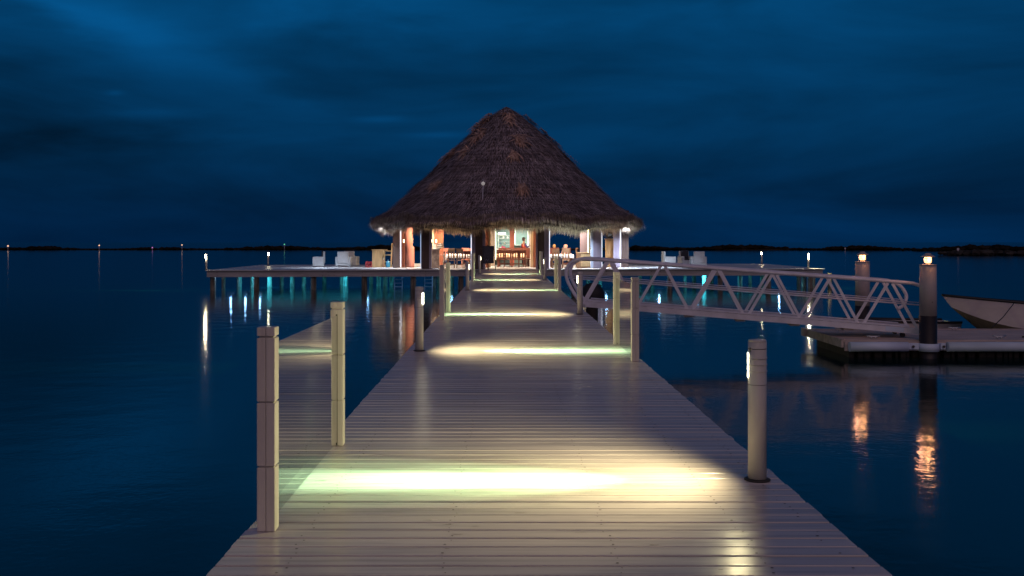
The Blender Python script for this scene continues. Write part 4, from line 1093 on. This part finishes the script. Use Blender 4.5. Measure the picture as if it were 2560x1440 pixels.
# chalkboard
cbY = 52.9
cb_ = empty('chalkboard', (at(1221, cbY), cbY, .003), 'black A-frame chalkboard with chalk writing at the end of the pier', 'sign')
M_ = Matrix.Rotation(R(-8), 4, 'X')
MB().box(-.31, .29, -.012, .012, .36, 1.30, .004, M=M_).build('board', SLATE, cb_)
for sx in (-1, 1):
    MB().bar(M_ @ Vector((sx * .31 + (.02 if sx < 0 else .06), 0, .0)), M_ @ Vector((sx * .31 - .01, 0, 1.33)), .03, .03).build('leg', BLK, cb_)
MB().bar((-.02, .42, 0), (-.02, .18, 1.28), .03, .03).build('leg', BLK, cb_)
m = MB()
for row in range(9):
    x = -.24 + random.uniform(0, .06); z = 1.22 - row * .065
    if row == 1: x = -.2
    while x < (.18 if row else .08):
        dx = random.uniform(.02, .06)
        m.bar(M_ @ Vector((x, -.0135, z)), M_ @ Vector((x + dx, -.0135, z + random.uniform(-.02, .02))), .003, .008); x += dx + random.uniform(.004, .02)
for a, b in (((-.2, .62), (-.15, .48)), ((-.15, .48), (-.1, .6)), ((-.1, .6), (-.05, .47)), ((-.05, .47), (.03, .63))):
    m.bar(M_ @ Vector((a[0], -.0135, a[1])), M_ @ Vector((b[0], -.0135, b[1])), .003, .014)
m.build('chalk_writing', CHALK, cb_)

# ladders under the platform edge
for px, lab in ((996, 'blue-lit swim ladder below the platform, under the left end column'), (1071, 'blue-lit swim ladder below the platform, nearer the pier')):
    Y = PF(at(px, 55)) + 1.3; t = empty('swim_ladder', (at(px, Y), Y, -.4), lab, 'ladder', 'swim ladders under the platform')
    for s in (-1, 1): MB().cyl((s * .21, 0, -1.6), (s * .21, 0, .1), .025, .025, 8).build('rail', BLUES, t)
    for k in range(7): MB().box(-.2, .2, -.03, .03, -1.4 + k * .2, -1.36 + k * .2).build('rung', BLUES, t)

# ------------------------------------------------------------------ people
def skin_body(name, verts, edges, radii, mat, parent, root=0, sub=2):
    me = bpy.data.meshes.new(name); me.from_pydata(verts, edges, []); me.update()
    o = bpy.data.objects.new(name, me); col.objects.link(o)
    md = o.modifiers.new('s', 'SKIN'); md.use_smooth_shade = True
    for i, v in enumerate(me.skin_vertices[0].data):
        r = radii[i]; v.radius = (r, r) if not isinstance(r, tuple) else r; v.use_root = (i == root)
    o.modifiers.new('d', 'SUBSURF').levels = sub
    dg = bpy.context.evaluated_depsgraph_get(); m2 = bpy.data.meshes.new_from_object(o.evaluated_get(dg)); m2.materials.clear(); m2.materials.append(mat)
    bpy.data.objects.remove(o)
    ob = bpy.data.objects.new(name, m2); col.objects.link(ob); ob.parent = parent
    return ob
def hand_chain(V, E, RR, wi, wrist, d, side_):
    d = Vector(d).normalized(); s = Vector(side_).normalized(); up_ = d.cross(s)
    palm = Vector(wrist) + d * .07; V.append(tuple(palm)); RR.append(.028); pi_ = len(V) - 1; E.append((wi, pi_))
    for k, ln in enumerate((.075, .085, .08, .06)):
        a = palm + s * (k - 1.5) * .021 + d * .03; b = a + d * ln * .5 + up_ * .01; c = b + d * ln * .4 + up_ * .03
        i0 = len(V); V.extend([tuple(a), tuple(b), tuple(c)]); RR.extend([.010, .009, .008]); E.extend([(pi_, i0), (i0, i0 + 1), (i0 + 1, i0 + 2)])
    a = palm - s * .04 - d * .02; b = a - s * .02 + d * .03; i0 = len(V); V.extend([tuple(a), tuple(b)]); RR.extend([.011, .009]); E.extend([(pi_, i0), (i0, i0 + 1)])
def person(loc, rz, label, seated, hairm, shawl=None, top=REDC, sleeve=None, legs=DRKC):
    t = empty('person', loc, label, 'person', None, rz)   # faces +y
    hz = .50 if seated else .93
    # skeleton
    V = [(0, 0, hz), (0, .0, hz + .22), (0, .01, hz + .42), (0, .0, hz + .52), (0, .02, hz + .60), (0, .03, hz + .70), (0, .03, hz + .78)]
    RR = [(.15, .12), (.14, .11), (.16, .11), (.06, .06), (.058, .06), (.078, .095), (.06, .07)]
    E = [(0, 1), (1, 2), (2, 3), (3, 4), (4, 5), (5, 6)]
    for s in (-1, 1):
        i = len(V); sh = (s * .19, .0, hz + .44)
        if seated: el_ = (s * .25, .06, hz + .18); wr = (s * .20, .30, hz + .26); hd = (-.2 * s, 1, .0)
        else: el_ = (s * .25, .02, hz + .20) if s < 0 else (.25, .10, hz + .24); wr = (s * .22, .22, hz + .14) if s < 0 else (.20, .34, hz + .34); hd = (0, 1, .1)
        V += [sh, el_, wr]; RR += [.055, .042, .028]; E += [(2, i), (i, i + 1), (i + 1, i + 2)]
        hand_chain(V, E, RR, i + 2, wr, hd, (s * 1.0, 0, 0))
        j = len(V)
        if seated: V += [(s * .10, .05, hz - .01), (s * .13, .44, hz + .02), (s * .13, .42, .09), (s * .13, .56, .04)]
        else: V += [(s * .09, 0, hz - .08), (s * .10, .02, .50), (s * .11, -.01, .09), (s * .12, .13, .04)]
        RR += [.085, .06, .042, .035]; E += [(0, j), (j, j + 1), (j + 1, j + 2), (j + 2, j + 3)]
    body = skin_body('body', V, E, RR, SKIN, t)
    # clothing follows the body: torso with arms, then legs
    V2 = [(0, 0, hz + .0), (0, 0, hz + .22), (0, .01, hz + .42), (0, 0, hz + .50)]; R2 = [(.165, .135), (.155, .125), (.175, .125), (.07, .07)]; E2 = [(0, 1), (1, 2), (2, 3)]
    skin_body('top', V2, E2, R2, top, t)
    for s in (-1, 1):
        base = 7 + (0 if s < 0 else 0)
        # arm indices
    idx = 7
    for s in (-1, 1):
        sh, el_, wr = V[idx], V[idx + 1], V[idx + 2]
        wr2 = tuple(Vector(el_).lerp(Vector(wr), .85))
        skin_body('sleeve', [(s * .12, .0, hz + .43), sh, el_, wr2], [(0, 1), (1, 2), (2, 3)], [.06, .064, .052, .040], sleeve or top, t)
        j = idx + 3 + 1 + 12 + 2
        a, b, c = V[j], V[j + 1], V[j + 2]
        skin_body('trouser_leg', [(s * .06, 0, hz), a, b, c], [(0, 1), (1, 2), (2, 3)], [.10, .098, .072, .055], legs, t)
        idx = j + 4
    # face
    hc = Vector((0, .03, hz + .72))
    m = MB()
    for s in (-1, 1): m.ball((hc.x + s * .032, hc.y + .088, hc.z + .01), .011, 8, 6)
    m.build('eyes', WHITE, t)
    m = MB(); m.ball((hc.x, hc.y + .108, hc.z - .02), .014, 8, 6, sc_=(.8, 1.2, 1.5)); m.ball((hc.x, hc.y + .092, hc.z - .062), .018, 8, 6, sc_=(1.3, .5, .35))
    for s in (-1, 1): m.ball((hc.x + s * .082, hc.y, hc.z - .005), .022, 8, 6, sc_=(.4, .8, 1.3))
    m.build('nose_mouth_ears', SKIN, t)
    m = MB(); vs = []; nn, mm = 18, 12
    for j in range(mm + 1):
        ph = PI * j / mm
        for k in range(nn):
            a = 2 * PI * k / nn; d_ = Vector((math.sin(ph) * math.cos(a), math.sin(ph) * math.sin(a), math.cos(ph)))
            r_ = .118 * (1 + .03 * math.sin(a * 7 + j)) if not (d_.y > .25 and d_.z < .45) else .07
            vs.append((hc.x + d_.x * r_ * .84, hc.y - .012 + d_.y * r_, hc.z + .02 + d_.z * r_ * 1.12))
    m.add(vs, [(j * nn + k, (j + 1) * nn + k, (j + 1) * nn + (k + 1) % nn, j * nn + (k + 1) % nn) for j in range(mm) for k in range(nn)], 0, True)
    m.build('hair', hairm, t)
    if shawl:
        m = MB(); vs = []; pr = [(.02, .15), (.08, .13), (.118, .06), (.125, -.02), (.12, -.10), (.15, -.17), (.215, -.25), (.255, -.36), (.25, -.5)]
        nn = 24
        for r_, z in pr:
            for k in range(nn):
                a = 2 * PI * k / nn; open_ = math.sin(a) > .62 and -.14 < z < .10
                q = r_ * (1 + .05 * math.sin(a * 6 + z * 20)) * (.80 if open_ else 1)
                vs.append((hc.x + math.cos(a) * q * (1 if z > -.15 else 1.05), hc.y - .01 + math.sin(a) * q * (1.05 if z > -.15 else .72) - (.05 if open_ else 0), hc.z + z))
        m.add(vs, [(j * nn + k, (j + 1) * nn + k, (j + 1) * nn + (k + 1) % nn, j * nn + (k + 1) % nn) for j in range(len(pr) - 1) for k in range(nn)], 0, True)
        m.build('shawl', shawl, t)
    return t
person((at(1386, 60.3), 60.34, .003), 0, 'fair-haired person seated at the right table with back to the camera', True, HAIRB, None, REDC)
person((at(1414.5, 60.3), 60.34, .003), 0, 'person with head and shoulders in a pink shawl, seated at the right table', True, HAIRD, SHAWL, REDC)
person((at(1309, 62.2), 62.2, .003), R(-60), 'person in a red vest standing at the kiosk window', False, HAIRD, None, REDC, BLUEC)

# ------------------------------------------------------------------ pavilion and platform lamps, plus added fill lights
def downlight(x, y, z, power, color, r=.08, kind='ceiling_lamp'):
    lamp('POINT', kind, (x, y, z), power, color, r)
def panel(x, y, z, power, color, size=.6):
    lamp('AREA', 'ceiling_panel', (x, y, z), power, color, size, (x, y + .25, z - 1)).data.spread = R(150)
WARM = (1.0, .73, .50); COOL = (.72, .84, 1.0)
for x, y, p in ((-3.0, 58.0, 210), (0.3, 59.0, 190), (3.4, 58.0, 200), (-1.5, 63.5, 120), (4.5, 62.5, 130), (-5.0, 57.8, 95)):
    panel(x, y, 2.85, p * 1.45, WARM)
for deg, p, c in ((-96, 7, COOL), (-84, 8, COOL), (-70, 5, COOL), (-56, 7, COOL), (-42, 9, (1, .9, .7)), (-28, 8, (1, .76, .42)), (-14, 8, (1, .72, .36)), (0, 9, (1, .74, .38)), (12, 12, (.95, 1, .75)), (24, 22, (.85, 1, .85)), (36, 22, (.85, 1, .9)),
                  (50, 12, (1, .8, .6)), (62, 22, (.9, 1, .9)), (76, 5, COOL), (90, 5, COOL), (104, 6, COOL), (180, 16, (1, .72, .36)), (165, 20, (1, .72, .36)), (150, 14, COOL), (195, 20, (1, .72, .36)), (210, 14, (1, .72, .36))):
    a = R(deg); rr_ = 5.75 + 1.0 * abs(math.sin(a)); X_, Y_p = HX + rr_ * math.sin(a), HYc - rr_ * math.cos(a)
    q = lamp('AREA', 'fringe_fill', (X_, Y_p, .12), p * 1.5, c, .22, (HX + 7.75 * math.sin(a), HYc - 7.75 * math.cos(a), 2.4)); q.data.spread = R(66)  # added unseen area light that brightens the eave fringe, no fixture
for x, y, p in ((-7.0, 57.0, 90), (-10.5, 57.5, 40), (7.0, 57.2, 90), (9.5, 58.5, 50), (3.9, 56.2, 50), (-4.3, 56.2, 36)):
    lamp('AREA', 'deck_fill', (x, y, 2.3), p * 1.9, COOL, .4, (x, y + .3, 0)).data.spread = R(120)  # added cool fill to brighten the platform boards, no fixture there
panel(kx(1260), KY + .3, 2.55, 70, (.9, 1, .85)); panel(kx(1303), KY + 1.0, 2.55, 55, (1, .95, .8))
# under-deck lights: fixtures and lamps
for i, (px, p) in enumerate(((577, 1), (613.5, 1), (649.5, .7), (919.5, .3), (1129, .5), (1433, .4), (1516, 1.3), (1648, 1.6), (1948, 1.4), (1745, .1))):
    X_ = at(px, 54.6); Y = PF(X_) + 1.0; X_ = at(px, Y)
    lab = ['underdeck lamp nearest the left corner of the platform', 'underdeck lamp second from the left corner of the platform', 'underdeck lamp third from the left corner of the platform', 'underdeck lamp below the wooden cabinet', 'underdeck lamp just left of the pier end',
           'underdeck lamp just right of the pier end', 'underdeck lamp below the pedestal', 'underdeck lamp below the right armchairs', 'underdeck lamp toward the right corner, with a cyan reflection', 'dim underdeck lamp between the two brightest ones'][i]
    t = empty('underdeck_lamp', (X_, Y, -.2), lab, 'lamp', 'lamps under the platform')
    MB().cyl((0, 0, 0), (0, 0, .12), .06, .05, 14).build('housing', SEAM, t)
    MB().ball((0, 0, -.03), .055, 12, 8).build('lens', emit('underdeck_lens_%d' % i, ((.42, .68, 1.0) if px < 1400 else (.16, .42, 1.0)) if px != 1948 else (.4, .9, 1.0), 300 * p), t)
    lamp('POINT', 'underdeck_light', (X_, Y + .0, -.33), 12 * p, (.25, .55, 1.0), .05)
for X_, Y, p in ((-13.5, 60, 45), (-9.5, 61, 45), (-5, 61, 35), (-1, 60, 14), (3.5, 60, 25), (7.5, 60, 50), (11.5, 61, 45), (15.5, 61, 25)):
    lamp('AREA', 'underdeck_glow', (X_, Y - 3.5, -.5), p * 1.7, (.04, .60, .88), .3, (X_, Y - .5, -1.9))

# ------------------------------------------------------------------ render settings
sc.view_settings.view_transform = 'Standard'; sc.view_settings.look = 'None'; sc.view_settings.gamma = 1; sc.view_settings.exposure = 0
cy = sc.cycles
cy.use_denoising = True
try: cy.denoiser = 'OPENIMAGEDENOISE'
except Exception: pass
cy.max_bounces = 6; cy.diffuse_bounces = 2; cy.glossy_bounces = 3; cy.transparent_max_bounces = 8; cy.transmission_bounces = 4
cy.sample_clamp_indirect = 3; cy.sample_clamp_direct = 0; cy.caustics_reflective = False; cy.caustics_refractive = False
